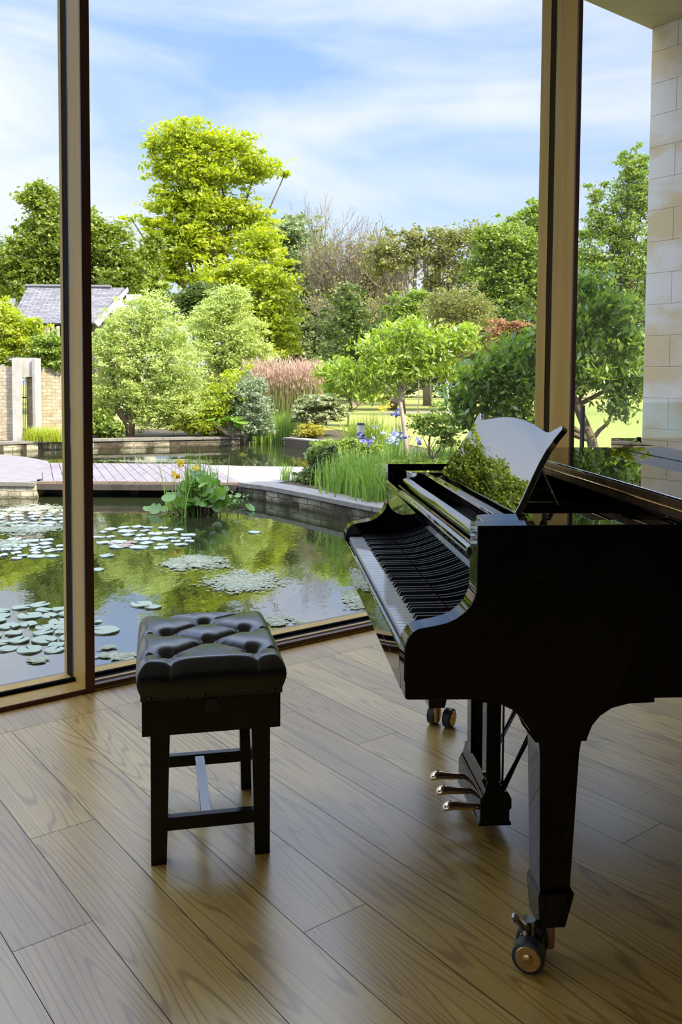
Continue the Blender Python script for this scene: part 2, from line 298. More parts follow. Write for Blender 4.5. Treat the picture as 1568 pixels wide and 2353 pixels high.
# ================================================================== THE ROOM
# oak floor: planks square to the window, border board along it (local x = along planks, local y = across)
fl_root_rot = math.atan2(NW[1], NW[0])
V = []; Fc = []
def plankquad(t0, t1, s0, s1):
    g = .0009; i = len(V); V.extend([(t0+g, -(s0+g), 0), (t1-g, -(s0+g), 0), (t1-g, -(s1-g), 0), (t0+g, -(s1-g), 0)]); Fc.append((i+3, i+2, i+1, i))
W0 = .1925; fixed = {1: [1.645], 6: [1.423], 0: [], -1: [2.46, .9], -2: [1.99], 2: [.8], 3: [-.3], 7: [2.2, .6], 8: [.9, 2.35]}
for k in range(-33, 35):
    s0 = .969+k*W0; s1 = s0+W0
    js = fixed.get(k)
    if js is None:
        r = random.Random(k+100); a = r.uniform(-1.9, 3.0); js = [a, a-r.uniform(1.7, 2.2)]
    js = sorted(js); r = random.Random(k+500)
    while js and js[0] > -5.5: js = [js[0]-r.uniform(1.8, 2.3)]+js
    if not js: js = [-.6, -2.5, -4.6]; js = sorted(js)
    e = [-6.5]+[j for j in js if j > -6.3]+[3.27]
    for a, b in zip(e[:-1], e[1:]): plankquad(a, b, s0, s1)
be = [-5.3, -3.4, -1.15, 1.352, 3.6, 5.7, 7.6]
me0 = len(V)
for a, b in zip(be[:-1], be[1:]):
    g = .0009; i = len(V); V.extend([(3.27+g, -(a+g), 0), (3.49, -(a+g), 0), (3.49, -(b-g), 0), (3.27+g, -(b-g), 0)]); Fc.append((i+3, i+2, i+1, i))
floor = link('floor', npmesh(V, Fc), M['oak']); floor.rotation_euler = (0, 0, fl_root_rot); struct(floor)
under = MB().box(-6.6, 3.5, -7.7, 5.5, -.30, -.0015).build('floor_base', M['matte']); under.rotation_euler = (0, 0, fl_root_rot); struct(under)
def stbox(name, s0, s1, t0, t1, z0, z1, m, parent=None, bevel=0):
    P = [st(s0, t0), st(s1, t0), st(s1, t1), st(s0, t1)]
    return MB().prism([(p[0], p[1]) for p in P], z0, z1, lambda a, b, t: (a, b, t)).build(name, m, parent, bevel=bevel)
ZC = 4.72
struct(stbox('ceiling', -5.4, 7.9, -6.8, 3.45, ZC, ZC+.35, M['ceil']))
struct(stbox('wall_back', -5.4, 7.9, -6.8, -6.5, 0, ZC, M['panelling']))
struct(stbox('wall_left', -5.4, -5.25, -6.5, -3.2, 0, ZC, M['wallpaint']))
for k in range(2):  # glazing added out of view to bring more daylight into the room
    struct(stbox('window_%d' % (5+k), -5.33, -5.318, -3.2+k*3.3+.04, .1+k*3.3-.04, .0, ZC, M['glass']), 'added floor-to-ceiling glazed bay in the unseen left wall')
    struct(stbox('trim_%d' % (7+k), -5.4, -5.25, -3.24+k*3.3, -3.16+k*3.3, 0, ZC, M['bronze']))
struct(stbox('wall_right', 7.62, 7.9, -6.5, 3.45, 0, ZC, M['wallpaint']))
# window posts: gold bronze with shade painted into the front, black gasket, pale outer strip
def post(n, s, depth, gk=.075, ok_=.030, w_=.038):
    t0 = 3.479; r = struct(empty('trim_%d' % n, st(s, t0)), 'tall bronze window post')
    def b(nm, a, c, d, e, m): o = stbox(nm, a, c, d, e, 0, ZC, m); o.parent = r; o.matrix_parent_inverse = Matrix.LocRotScale(r.location, None, None).inverted(); return o
    b('post_front', s-w_/2, s+w_/2, t0, t0+.012, M['bronze_shade'])
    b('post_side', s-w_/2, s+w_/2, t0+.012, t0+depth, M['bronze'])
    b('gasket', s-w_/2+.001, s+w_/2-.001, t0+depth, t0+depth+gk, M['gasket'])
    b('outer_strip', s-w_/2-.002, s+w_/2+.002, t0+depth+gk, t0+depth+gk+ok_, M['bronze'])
SP = [-5.04, -1.85, 1.357, 4.533, 7.60]
for i, s in enumerate(SP): post(i+1, s, *((.142,) if i != 3 else (.17, .045, .075)))
TG = 3.479+.12+.02
for i in range(4):
    a, b = SP[i]+.02, SP[i+1]-.02
    r = struct(empty('window_%d' % (i+1), st((a+b)/2, TG)), 'floor-to-ceiling glazed bay')
    inv = Matrix.LocRotScale(r.location, None, None).inverted()
    def par(o): o.parent = r; o.matrix_parent_inverse = inv; return o
    par(stbox('glass_pane', a, b, TG, TG+.012, .02, ZC, M['glass']))
    if i == 1:
        par(stbox('sill_top', a, b, 3.485, 3.60, .004, .019, M['bronze'])); par(stbox('sill_front', a, b, 3.481, 3.4852, .0, .0185, M['bronze_shade']))
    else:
        par(stbox('sill_front', a, b, 3.487, 3.52, .0, .026, M['bronze_shade'])); par(stbox('sill_bead', a, b, 3.484, 3.489, .004, .007, M['bronze']))
        par(stbox('sill_top', a, b, 3.52, 3.56, .0, .028, M['bronze_shade'])); par(stbox('sill_bead', a, b, 3.526, 3.542, .028, .031, M['bronze']))
        par(stbox('inner_gasket', a, b, 3.56, 3.60, 0, .024, M['gasket']))
    par(stbox('gasket', a, b, 3.60, TG-.001, .0, .034, M['gasket']))
    par(stbox('outer_sill', a, b, TG+.013, TG+.09, .0, .024, M['bronze']))
    par(stbox('head', a, b, 3.50, TG+.09, ZC-.05, ZC, M['bronze']))
struct(stbox('trim_6', -6.5, 7.60, 3.50, 3.80, -1.2, -.001, M['coping']), 'stone plinth below the glass')
# roof overhang, return wall of ashlar outside
sof = stbox('roof_overhang', -7.5, 13, 3.45, 5.02, ZC+.002, ZC+.5, noisemat('soffit_stone', (.66, .60, .34), (.82, .77, .50), 1.3, .8, 0, (1, 3, 1), mid=(.3, .7))); struct(sof)
struct(stbox('roof', -7.5, 9, -7, 3.45, ZC+.36, ZC+.5, M['matte']))
V = []; Fc = []
mb = MB(); cols = []
zc = -.35; row = 0; S0 = 7.61
ash = empty('ashlar_wall', st(S0+.15, 4.9)); struct(ash, 'pale limestone block wall outside the glass at right')
ashm = noisemat('limestone', (.80, .62, .35), (.90, .84, .74), 1.2, .75, .1, (1, 1, 1.6), mid=(.42, .56), detail=9)
inv = Matrix.LocRotScale(ash.location, None, None).inverted()
hs = .303
core = stbox('core', S0+.004, S0+.4, 3.66, 4.992, -1, ZC, M['ashlar_mortar']); core.parent = ash; core.matrix_parent_inverse = inv
blk = MB()
for k in range(18):
    z0 = -.36+k*hs; z1 = min(z0+hs-.003, ZC)
    if z0 > ZC-.02: break
    e = [5.0, 4.72, 4.1, 3.66] if k % 2 == 0 else [5.0, 4.42, 3.95, 3.66]
    for a, b in zip(e[:-1], e[1:]):
        P = [st(S0, b+.002), st(S0+.39, b+.002), st(S0+.39, a-.001), st(S0, a-.001)]
        blk.prism([(p[0], p[1]) for p in P], z0, z1, lambda x, y, t: (x, y, t))
bo = blk.build('blocks', ashm, bevel=.002, seg=1); bo.parent = ash; bo.matrix_parent_inverse = inv
# glass balustrade outside the right-hand bay
bal = tag(empty('glass_balustrade', st(5.2, 3.98, 0)), 'clear glass balustrade with one slim dark post outside the right-hand bay', 'balustrade')
inv = Matrix.LocRotScale(bal.location, None, None).inverted()
def par(o): o.parent = bal; o.matrix_parent_inverse = inv; return o
p0 = atd(1340, 930, 6.05); sp0 = float(p0[:2] @ DW); tp0 = float(p0[:2] @ NW); ZB = float(p0[2])
par(stbox('glass_panel', 4.62, sp0-.02, tp0, tp0+.012, 0.0, ZB+.004, M['tint'])); par(stbox('glass_panel', sp0+.02, 7.58, tp0, tp0+.012, 0.0, ZB+.004, M['tint']))
par(stbox('balustrade_post', sp0-.012, sp0+.012, tp0-.010, tp0+.010, 0.0, ZB-.004, M['dark_post']))
struct(stbox('ledge', 4.5, 7.6, 3.80, 4.35, -1.2, -.001, M['coping']), 'narrow stone ledge outside the right-hand bay')

# ================================================================== GRAND PIANO  (local: x towards the tail, y across to the bass side)
SC = .965
def T(v, u, z): return (v*SC, u*SC, z*SC+H*(1-SC))
piano = tag(empty('grand_piano', (.3098*SC, 1.943*SC, 0), .089), 'polished black grand piano with open keyboard beside the window', 'piano')
def PM(): return MB(T)
ZT = .9954; WD = 1.487; ZFL = -H*(1-SC)/SC
# rim: near straight side, bent side, tail, far straight spine (starts at the front edge of the case)
outer = [(.60, 0), (.75, 0), (.95, .03), (1.15, .12), (1.32, .27), (1.48, .45), (1.65, .58), (1.85, .66), (2.05, .74), (2.17, .88), (2.21, 1.05), (2.17, 1.25), (2.06, 1.40), (1.9, 1.472), (1.8, WD), (.60, WD)]
def inset(P, d):
    Q = []
    for i, p in enumerate(P):
        a = np.array(P[max(i-1, 0)]); b = np.array(P[min(i+1, len(P)-1)]); t = b-a; t = t/np.linalg.norm(t); Q.append((p[0]-t[1]*d, p[1]+t[0]*d))
    Q[0] = (P[0][0], P[0][1]+d); Q[-1] = (P[-1][0], P[-1][1]-d); return Q
inner = inset(outer, .07)
m = PM(); n = len(outer)
for z in (.588, ZT):
    m.v += [(p[0], p[1], z) for p in outer]+[(p[0], p[1], z) for p in inner]
for i in range(n-1):
    m.f += [(i, i+1, 2*n+i+1, 2*n+i), (n+i, 3*n+i, 3*n+i+1, n+i+1), (2*n+i, 2*n+i+1, 3*n+i+1, 3*n+i), (i, n+i, n+i+1, i+1)]
m.f += [(0, 2*n, 3*n, n), (n-1, 2*n-1, 4*n-1, 3*n-1)]
m.build('rim', M['case'], piano, bevel=.003, seg=3, auto=True)
armp = [(.60, ZT), (0., ZT), (0., .905), (.0005, .87), (-.001, .845), (-.006, .828), (-.014, .812), (-.028, .797), (-.045, .784), (-.065, .775), (-.09, .769), (-.115, .765), (-.132, .762), (-.146, .754), (-.156, .742), (-.162, .727), (-.164, .712), (-.164, .644), (-.161, .641), (-.161, .604), (-.155, .600), (0., .5965), (.05, .590), (.60, .588)]
for u0, u1 in ((0, .07), (WD-.07, WD)):
    PM().prism(armp, u0, u1, lambda a, b, t: (a, t, b)).build('side_panel', M['case'], piano, bevel=.003, seg=3, auto=True)
PM().box(-.161, .62, .07, WD-.07, .6, .640).build('keybed', M['black'], piano, bevel=.002)
PM().box(-.164, -.151, .07, WD-.07, .6405, .700).build('key_slip', M['black'], piano, bevel=.004, seg=3)
PM().box(-.150, -.002, .07, .083, .6405, .712).build('cheek_block', M['black'], piano, bevel=.002)
PM().box(-.150, -.002, WD-.083, WD-.07, .6405, .712).build('cheek_block', M['black'], piano, bevel=.002)
PM().box(-.005, -.0005, .085, WD-.085, .716, .7205).build('name_felt', M['felt'], piano)
# keys
kw = (WD-.17)/52; k0 = WD-.085      # bass end at the far side
octave = [0, 2, 3, 5, 6]            # white keys (A=0) followed by a black one: A C D F G
for i in range(52):
    a = k0-(i+1)*kw; b = k0-i*kw
    PM().box(-.1485, -.001, a+.0006, b-.0006, .69, .715).build('white_key', M['white_key'], piano, bevel=.0012, seg=2)
    if i % 7 in octave and i < 51:
        c = a; h = .0062
        P = [(-.101, .712), (-.094, .726), (-.0012, .7275), (-.0012, .712)]
        mm = PM(); mm.loft([[(p[0], c-h, p[1]) for p in P], [(p[0]+(.0 if q in (0, 3) else .0015), c-h+(.0014 if q in (1, 2) else 0), p[1]) for q, p in enumerate(P)], [(p[0], c+h-(.0014 if q in (1, 2) else 0), p[1]) for q, p in enumerate(P)], [(p[0], c+h, p[1]) for p in P]])
        mm = PM().add([(-.102, c-h, .712), (-.102, c+h, .712), (-.0012, c-h, .712), (-.0012, c+h, .712), (-.094, c-h+.0013, .727), (-.094, c+h-.0013, .727), (-.0012, c-h+.0013, .7275), (-.0012, c+h-.0013, .7275)],
                      [(0, 1, 3, 2), (4, 6, 7, 5), (0, 4, 5, 1), (2, 3, 7, 6), (0, 2, 6, 4), (1, 5, 7, 3)])
        mm.build('black_key', M['ebony'], piano, bevel=.001, seg=1)
yl = lambda a, b, t: (a, t, b)
PM().prism([(.0, .714), (.001, .90), (-.003, .912), (-.008, .918), (-.009, .926), (-.004, .9335), (.003, .9355), (.022, .934), (.025, .929), (.025, .90), (.022, .714)], .072, WD-.072, yl).build('fallboard', M['black'], piano, bevel=.0015, seg=2, auto=True)
PM().prism([(.030, .90), (.029, .93), (.024, .944), (.022, .952), (.028, .957), (.050, .963), (.056, .96), (.057, .90)], .072, WD-.072, yl).build('lock_rail', M['black'], piano, bevel=.002, seg=2, auto=True)
PM().box(.0255, .0298, .072, WD-.072, .85, .915).build('rail_filler', M['matte'], piano)
PM().cyl((.018, .08, .938), (.018, .09, .938), .006).build('fallboard_bumper', M['white'], piano, smooth=False)
PM().box(.058, .48, .072, WD-.072, .80, .872).build('pin_block', M['matte'], piano)
m = PM()
for i in range(88):
    u = .14+i*(1.2/88); m.cyl((.105+(i % 3)*.02, u, .872), (.105+(i % 3)*.02, u, .893), .0032, 6)
tag(m.build('tuning_pin', M['old_brass'], piano), kind='stuff')
PM().box(.062, .098, .25, WD-.25, .872, .880).build('felt_strip', M['hammer'], piano)
PM().box(.49, 2.1, .72, WD-.1, .80, .85).build('iron_plate', M['plate'], piano)
m = PM()
for i in range(60):
    u = .2+i*.018; m.tube([(.16, u, .90), (1.2, u+.05, .90)], .0007, 4)
tag(m.build('string', M['steel'], piano), kind='stuff')
for u in (.45, .78, 1.10): PM().box(.30, 1.2, u, u+.012, .87, .935).build('plate_strut', M['plate'], piano, bevel=.003)
# desk side shelves, tray, desk
def rpoly(v0, v1, u0, u1, r, n=8, corners=(0,)):
    P = []
    cs = [(v0, u0), (v1, u0), (v1, u1), (v0, u1)]; dirs = [((0, 1), (1, 0)), ((-1, 0), (0, 1)), ((0, -1), (-1, 0)), ((1, 0), (0, -1))]
    for i, (c, (d1, d2)) in enumerate(zip(cs, dirs)):
        if i in corners:
            for k in range(n+1):
                t = k/n; w0 = (1-t)**2; w2 = t*t; P.append((c[0]+r*(d1[0]*w0+d2[0]*w2), c[1]+r*(d1[1]*w0+d2[1]*w2)))
        else: P.append(c)
    return P
for u0, u1, cr_ in ((.072, .255, 3), (1.232, WD-.072, 0)):
    PM().prism(rpoly(.050, .46, u0, u1, .05, corners=(cr_,)), .952, .982, lambda a, b, t: (a, b, t)).build('desk_shelf', M['gloss'], piano, bevel=.002, auto=True)
PM().prism([(.107, .955), (.104, .975), (.107, .981), (.122, .981), (.126, .972), (.21, .972), (.21, .955)], .262, 1.225, yl).build('desk_tray', M['black'], piano, bevel=.001, auto=True)
TL = math.radians(31); UC = .741
half = [(.472, 0), (.469, .03), (.455, .07), (.440, .11), (.428, .15), (.424, .19), (.430, .222), (.442, .246), (.445, .256), (.436, .262), (.418, .258), (.397, .249), (.378, .240), (.355, .236), (.325, .238), (.27, .245), (.19, .254), (.10, .261), (0, .264)]
outl = [(UC-a, h) for a, h in half]+[(UC+a, h) for a, h in half[-2::-1]]
def desk(a, h, t): return (.164+h*math.sin(TL)+t*math.cos(TL), a, .981+h*math.cos(TL)-t*math.sin(TL))
PM().prism(outl, 0, .018, desk).build('music_desk', M['gloss'], piano, bevel=.0025, seg=3, auto=True)
for u in (.42, 1.06):
    PM().prism([(.175, .975), (.215, .975), (.30, 1.13), (.285, 1.135)], u-.012, u+.012, yl).build('desk_bracket', M['black'], piano)
    PM().tube([(.33, u, .975), (.275, u, 1.09)], .006, 6).build('desk_prop', M['black'], piano)
# lid with the front flap folded back on top of it
def flat(P): return P
lido = [(.48, -.015), (.80, -.015), (.98, .015), (1.18, .105), (1.35, .255), (1.51, .435), (1.67, .565), (1.87, .645), (2.07, .725), (2.19, .87), (2.225, 1.05), (2.19, 1.26), (2.07, 1.42), (1.9, 1.49), (1.8, 1.502), (.48, 1.502)]
lp = lambda a, b, t: (a, b, t)
PM().prism(lido, ZT+.0025, 1.0245, lp).build('lid', M['black'], piano, bevel=.002, auto=True)
PM().prism([(.482, -.015), (.80, -.015), (.917, .008), (.917, 1.502), (.482, 1.502)], 1.026, 1.0525, lp).build('lid_flap', M['gloss'], piano, bevel=.002, auto=True)
up = [(.925, .012), (.99, .02), (1.18, .11), (1.35, .26), (1.51, .44), (1.67, .57), (1.87, .65), (2.07, .73), (2.19, .87), (2.22, 1.05), (2.19, 1.26), (2.07, 1.42), (1.9, 1.49), (1.8, 1.50), (.925, 1.50)]
PM().prism(up, 1.0250, 1.0905, lp).build('raised_lid_panel', M['black'], piano, bevel=.0015, auto=True)
PM().cyl((1.01, 1.43, 1.0905), (1.01, 1.43, 1.099), .009, 14).build('rubber_bumper', M['rubber'], piano)
PM().box(.4785, .4815, -.01, 1.497, 1.028, 1.046).build('hinge_leaf', M['old_brass'], piano)
PM().box(.4785, .4815, -.01, 1.497, 1.0035, 1.022).build('hinge_leaf', M['old_brass'], piano)
PM().tube([(.478, -.01, 1.0252), (.478, 1.497, 1.0252)], .0032, 10).build('hinge_pin', M['brass'], piano, smooth=True)
m = PM()
for k in range(46):
    for z in (1.036, 1.012): m.cyl((.4786, .01+k*.0325, z), (.477, .01+k*.0325, z), .0026, 6)
tag(m.build('hinge_screw', M['old_brass'], piano), kind='stuff')
# legs
def leg(u0, v_shift, cax=(-.42, -.9), ccen=(.136, -.008), lever=True):
    r = empty('leg', T(.205+v_shift, u0+.055, ZFL), 0); r.parent = piano
    base = Vector(T(.205+v_shift, u0+.055, ZFL))
    def Tl(v, u, z): q = T(v+v_shift, u+u0, z); return (q[0]-base[0], q[1]-base[1], q[2]-base[2])
    L = lambda: MB(Tl)
    du = .105
    def sq(v0, v1, d0, d1, z): return [(v0, d0, z), (v1, d0, z), (v1, d1, z), (v0, d1, z)]
    # corbel plate curving into the leg
    cp = [(.015, .589), (.02, .5875), (.06, .583), (.09, .568), (.115, .545), (.135, .512), (.145, .490), (.266, .490), (.270, .503), (.279, .526), (.297, .548), (.325, .566), (.365, .5755), (.427, .577), (.427, .589)]
    L().prism(cp, 0, du, yl).build('corbel', M['case'], r, bevel=.002, auto=True)
    L().loft([sq(.154, .256, .003, .105, .4905), sq(.158, .252, .005, .102, .46), sq(.165, .238, .010, .090, .125)]).build('leg_shaft', M['case'], r, bevel=.002)
    L().loft([sq(.165, .238, .008, .092, .139), sq(.160, .2455, .003, .097, .124), sq(.160, .2455, .003, .097, .118), sq(.167, .2295, .012, .09, .0375)]).build('leg_foot', M['case'], r, bevel=.0015)
    L().cyl((.203, .045, .037), (.203, .045, -.028), .0125).build('ferrule', M['ferrule'], r, smooth=False)
    cs = empty('caster', Tl(.150, .045, ZFL)); cs.parent = r; cb = Vector(cs.location)
    # caster is a sub-part: fork, wheels and lever in single meshes below it would be too deep, so they hang from the leg
    bpy.data.objects.remove(cs)
    for k in range(2):
        ax = np.array([*cax, 0.]); ax /= np.linalg.norm(ax); c = np.array([ccen[0], ccen[1], ZFL+.0375])-ax*.066*k
        L().tube([c-ax*.017, c-ax*.014, c+ax*.014, c+ax*.017], [.033, .0375, .0375, .033], 32).build('caster_wheel', M['rubber'], r, auto=True)
        L().tube([c+ax*.0155, c+ax*.0185], [.031, .0285], 32).build('wheel_hub', M['brass'], r, auto=True)
        L().tube([c+ax*.0185, c+ax*.0205], [.012, .009], 20).build('hub_cap', M['brass'], r, auto=True)
    if not lever: L().tube([(.24, .03, .03), (.262, .01, .012)], .0035, 6).build('brake_lever', M['redbrown'], r); return r
    L().tube([(.150, .04, .045), (.150, .04, .006), (.140, .03, -.008)], [.016, .016, .010], 14).build('caster_fork', M['steel'], r, auto=True)
    L().tube([(.150, .035, .022), (.124, .005, .048), (.100, -.012, .083)], [.0065, .0065, .006], 10).tube([(.092, -.016, .078), (.108, -.006, .083)], .006, 10).tube([(.098, -.013, .086), (.100, -.012, .094)], [.007, .005], 10).build('brake_lever', M['steel'], r, auto=True)
    return r
l1 = leg(.005, 0); l1['label'] = 'near tapered leg with brass double caster'
leg(WD-.115, 0, (.8, -.6), (.252, .035), False); leg(.95, 1.75)
# pedal lyre
ly = empty('pedal_lyre', T(.2, .70, ZFL)); ly.parent = piano; lb = Vector(T(.2, .70, ZFL))
def Ty(v, u, z): q = T(v, u, z); return (q[0]-lb[0], q[1]-lb[1], q[2]-lb[2])
Y = lambda: MB(Ty)
U0, U1 = .575, .865
Y().prism([(.163, -.010), (.162, .0), (.166, .004), (.166, .07), (.172, .082), (.180, .095), (.184, .110), (.187, .130), (.222, .130), (.228, .105), (.236, .096), (.252, .090), (.258, .078), (.262, .07), (.262, .041), (.256, .037), (.256, .004), (.262, -.002), (.262, -.010)], U0, U1, yl).build('pedal_box', M['case'], ly, bevel=.0015, auto=True)
for u in (U0+.004, U0+.20):
    Y().loft([[(.184, u, .125), (.229, u, .125), (.229, u+.05, .125), (.184, u+.05, .125)], [(.183, u, .30), (.225, u, .30), (.225, u+.05, .30), (.183, u+.05, .30)], [(.180, u, .60), (.228, u, .60), (.228, u+.05, .60), (.180, u+.05, .60)]]).build('pillar', M['case'], ly, bevel=.002)
for v_, u in ((.236, U0+.06), (.254, U0+.075), (.262, U0+.14)): Y().cyl((v_, u, .08), (v_, u, .60), .0035, 8).build('pedal_rod', M['redbrown'], ly)
for u in (U0+.06, U0+.23): Y().tube([(.245, u, .06), (.42, u, .42), (.50, u, .59)], .011, 4).build('brace', M['case'], ly)
for u in (.60, .70, .80):
    P = [(.18, u+.0, .040), (.13, u, .040), (.105, u, .044), (.082, u, .047), (.066, u, .043), (.056, u, .036)]
    R_ = [(.013, .010), (.013, .010), (.015, .012), (.0205, .0135), (.020, .0125), (.010, .007)]
    rings = [[(p[0], p[1]+a*math.cos(q), p[2]+b*math.sin(q)) for q in np.linspace(0, 2*math.pi, 16, endpoint=False)] for p, (a, b) in zip(P, R_)]
    o = Y().loft(rings).build('pedal', M['pedal_brass'], ly, smooth=True); sd = o.modifiers.new('s', 'SUBSURF'); sd.levels = 1; sd.render_levels = 2

# ================================================================== BENCH (local x across, y away from the camera)
bench = tag(empty('piano_bench', (-.5072, 2.2902, 0), .2115), 'black piano bench with deep-buttoned leather seat on square legs', 'bench')
Bx = lambda: MB()
BWd, BLn = .3245, .4311
for (x0, y0, sx, sy) in ((0, 0, 1, 1), (BWd, 0, -1, 1), (0, BLn, 1, -1), (BWd, BLn, -1, -1)):
    def q(w_, z): X = sorted((x0, x0+sx*w_)); Yy = sorted((y0, y0+sy*w_)); return [(X[0], Yy[0], z), (X[1], Yy[0], z), (X[1], Yy[1], z), (X[0], Yy[1], z)]
    Bx().loft([q(.042, 0), q(.052, .37)]).build('leg', M['bench'], bench, bevel=.0015)
Bx().box(-.022, BWd+.026, -.018, BLn+.045, .366, .462).build('seat_box', M['bench'], bench, bevel=.002)
Bx().box(.043, BWd-.043, .008, .032, .089, .125).build('end_stretcher', M['bench'], bench, bevel=.001)
Bx().box(.043, BWd-.043, BLn-.032, BLn-.008, .089, .125).build('end_stretcher', M['bench'], bench, bevel=.001)
Bx().box(.136, .165, .032, BLn-.032, .100, .122).build('centre_stretcher', M['black'], bench, bevel=.001)
Bx().box(-.026, BWd+.031, -.022, BLn+.049, .462, .482).build('seat_rail', M['leather'], bench, bevel=.003)
cx0, cx1, cy0, cy1 = -.030, BWd+.036, -.026, BLn+.053
btn = [(.05, .075), (.285, .070), (.168, .185), (.052, .300), (.283, .296), (.168, .395), (.05, .42), (.285, .415)]
btn = [(.05, .078), (.285, .078), (.168, .178), (.052, .275), (.283, .275), (.168, .372)]
seams = [(0, 2), (1, 2), (2, 3), (2, 4), (3, 5), (4, 5)]
segs = [(np.array(btn[a]), np.array(btn[b])) for a, b in seams]
for i in (0, 3): segs.append((np.array(btn[i]), np.array((cx0-.02, btn[i][1]))))
for i in (1, 4): segs.append((np.array(btn[i]), np.array((cx1+.02, btn[i][1]))))
for i in (0, 1): segs.append((np.array(btn[i]), np.array((btn[i][0], cy0-.02))))
for x in (.05, .285): segs.append((np.array(btn[5]), np.array((x, cy1-.03)))); segs.append((np.array((x, cy1-.03)), np.array((x, cy1+.02))))
NX, NY = 110, 130
a = np.linspace(-1, 1, NX); b = np.linspace(-1, 1, NY); A, B = np.meshgrid(a, b, indexing='ij')
def warp(t):   # 0..1 top, then round over the side
    s = np.abs(t); k = .80
    u = np.where(s < k, s/k*.86, .86+.14*np.sin(np.clip((s-k)/(1-k), 0, 1)*math.pi/2*1.0)); return np.sign(t)*u
def drop(t):
    s = np.abs(t); k = .80; x = np.clip((s-k)/(1-k), 0, 1); return 1-np.cos(x*math.pi/2)
cxm, cym, hx, hy = (cx0+cx1)/2, (cy0+cy1)/2, (cx1-cx0)/2, (cy1-cy0)/2
X = cxm+hx*warp(A); Yg = cym+hy*warp(B)
dr = np.maximum(drop(A), drop(B)); edge = np.clip(1-dr*1.4, 0, 1)
dep = np.zeros_like(X)
for (x, y) in btn:
    d = np.hypot(X-x, Yg-y); dep += .030*np.exp(-(d/.022)**1.5)+.016*np.exp(-(d/.052)**2)
for si, (p, q) in enumerate(segs):
    L2 = ((q-p)**2).sum(); t = np.clip(((X-p[0])*(q[0]-p[0])+(Yg-p[1])*(q[1]-p[1]))/L2, 0, 1); d = np.hypot(X-p[0]-t*(q[0]-p[0]), Yg-p[1]-t*(q[1]-p[1]))
    dep = np.maximum(dep, .009*np.exp(-d/.007)+.017*np.exp(-(d/.030)**1.3) if si < 6 else .006*np.exp(-d/.006)+.009*np.exp(-(d/.028)**1.3))
Z = .570+.004*np.cos(A*2)*np.cos(B*2)-np.minimum(dep, .040)*edge-.095*dr**1.15
bul = .012*np.sin(np.clip(dr, 0, 1)*math.pi); X = X+np.sign(A)*bul*(drop(A) > .02); Yg = Yg+np.sign(B)*bul*(drop(B) > .02)
cn = (np.abs(A)*np.abs(B))**5; X = X-np.sign(A)*.007*cn; Yg = Yg-np.sign(B)*.007*cn; Z = Z-.012*(np.abs(A)*np.abs(B))**3*edge
Z = np.maximum(Z, .468)
idx = np.arange(NX*NY).reshape(NX, NY); Fq = np.stack([idx[:-1, :-1], idx[1:, :-1], idx[1:, 1:], idx[:-1, 1:]], -1).reshape(-1, 4)
cu = link('seat_cushion', npmesh(np.stack([X, Yg, Z], -1), Fq), M['leather'], bench, smooth=True); cu['label'] = 'deep-buttoned black leather cushion'
for (x, y) in btn:
    o = Bx().tube([(x, y, .520), (x, y, .526), (x, y, .529)], [.009, .007, .002], 12).build('button', M['leather'], bench, smooth=True)
for k in range(8):
    x = cx0+.030+k*(cx1-cx0-.06)/7; Bx().tube([(x, -.0225, .472), (x, -.026, .472), (x, -.0275, .472)], [.006, .0045, .001], 10).build('upholstery_nail', M['satin'], bench, smooth=True)
for k in range(10):
    y = cy0+.030+k*(cy1-cy0-.06)/9; Bx().tube([(cx1-.0052, y, .472), (cx1-.002, y, .472), (cx1-.0005, y, .472)], [.006, .0045, .001], 10).build('upholstery_nail', M['satin'], bench, smooth=True)
Bx().box(.150, .180, -.024, -.018, .440, .462).box(.145, .185, -.0215, -.018, .425, .445).build('latch', M['satin'], bench, bevel=.002)

# ================================================================== GROUND AND WATER
ZW = -.35; ZG = -.13
P2 = lambda x, y, z=ZG: tuple(atz(x, y, z)[:2])
struct(slab('pond_water', [(-45, 0.5), (9, .5), (9, 30), (-45, 30)], ZW-.6, ZW, M['water']))
struct(slab('far_ground', [(-90, 24.6), (120, 24.6), (120, 140), (-90, 140)], -1.2, ZG-.01, M['grass']))
# right-hand planting bed: behind the curved coping
cop = [P2(553, 1109), P2(620, 1117), P2(700, 1132), P2(790, 1150), P2(875, 1167), (1.2, 9.15), (2.2, 8.55), (3.6, 8.0)]
bed = cop+[(9, 7), (40, 8), (40, 24.7), (-1.0, 24.7)]+[P2(655, 1006), P2(760, 1017), P2(800, 1035), P2(735, 1050), P2(712, 1070), (-1.35, 13.9), (-1.38, 12.6)]
struct(slab('planting_bed', bed, -1.0, ZG-.02, M['soil']))
def wallstrip(path, zt, th, name, m, zb=-1.0):
    mb_ = MB(); P = np.array(path); n = len(P); tn = np.gradient(P, axis=0); tn /= np.linalg.norm(tn, axis=1)[:, None]; nr = np.stack([-tn[:, 1], tn[:, 0]], 1)
    A_ = P; B_ = P+nr*th
    for i in range(n-1):
        mb_.prism([tuple(A_[i]), tuple(A_[i+1]), tuple(B_[i+1]), tuple(B_[i])], zb, zt, lambda a, b, t: (a, b, t))
    return mb_
def resample(path, n):
    P = np.array(path); d = np.r_[0, np.cumsum(np.linalg.norm(np.diff(P, axis=0), axis=1))]; t = np.linspace(0, d[-1], n); return np.stack([np.interp(t, d, P[:, 0]), np.interp(t, d, P[:, 1])], 1)
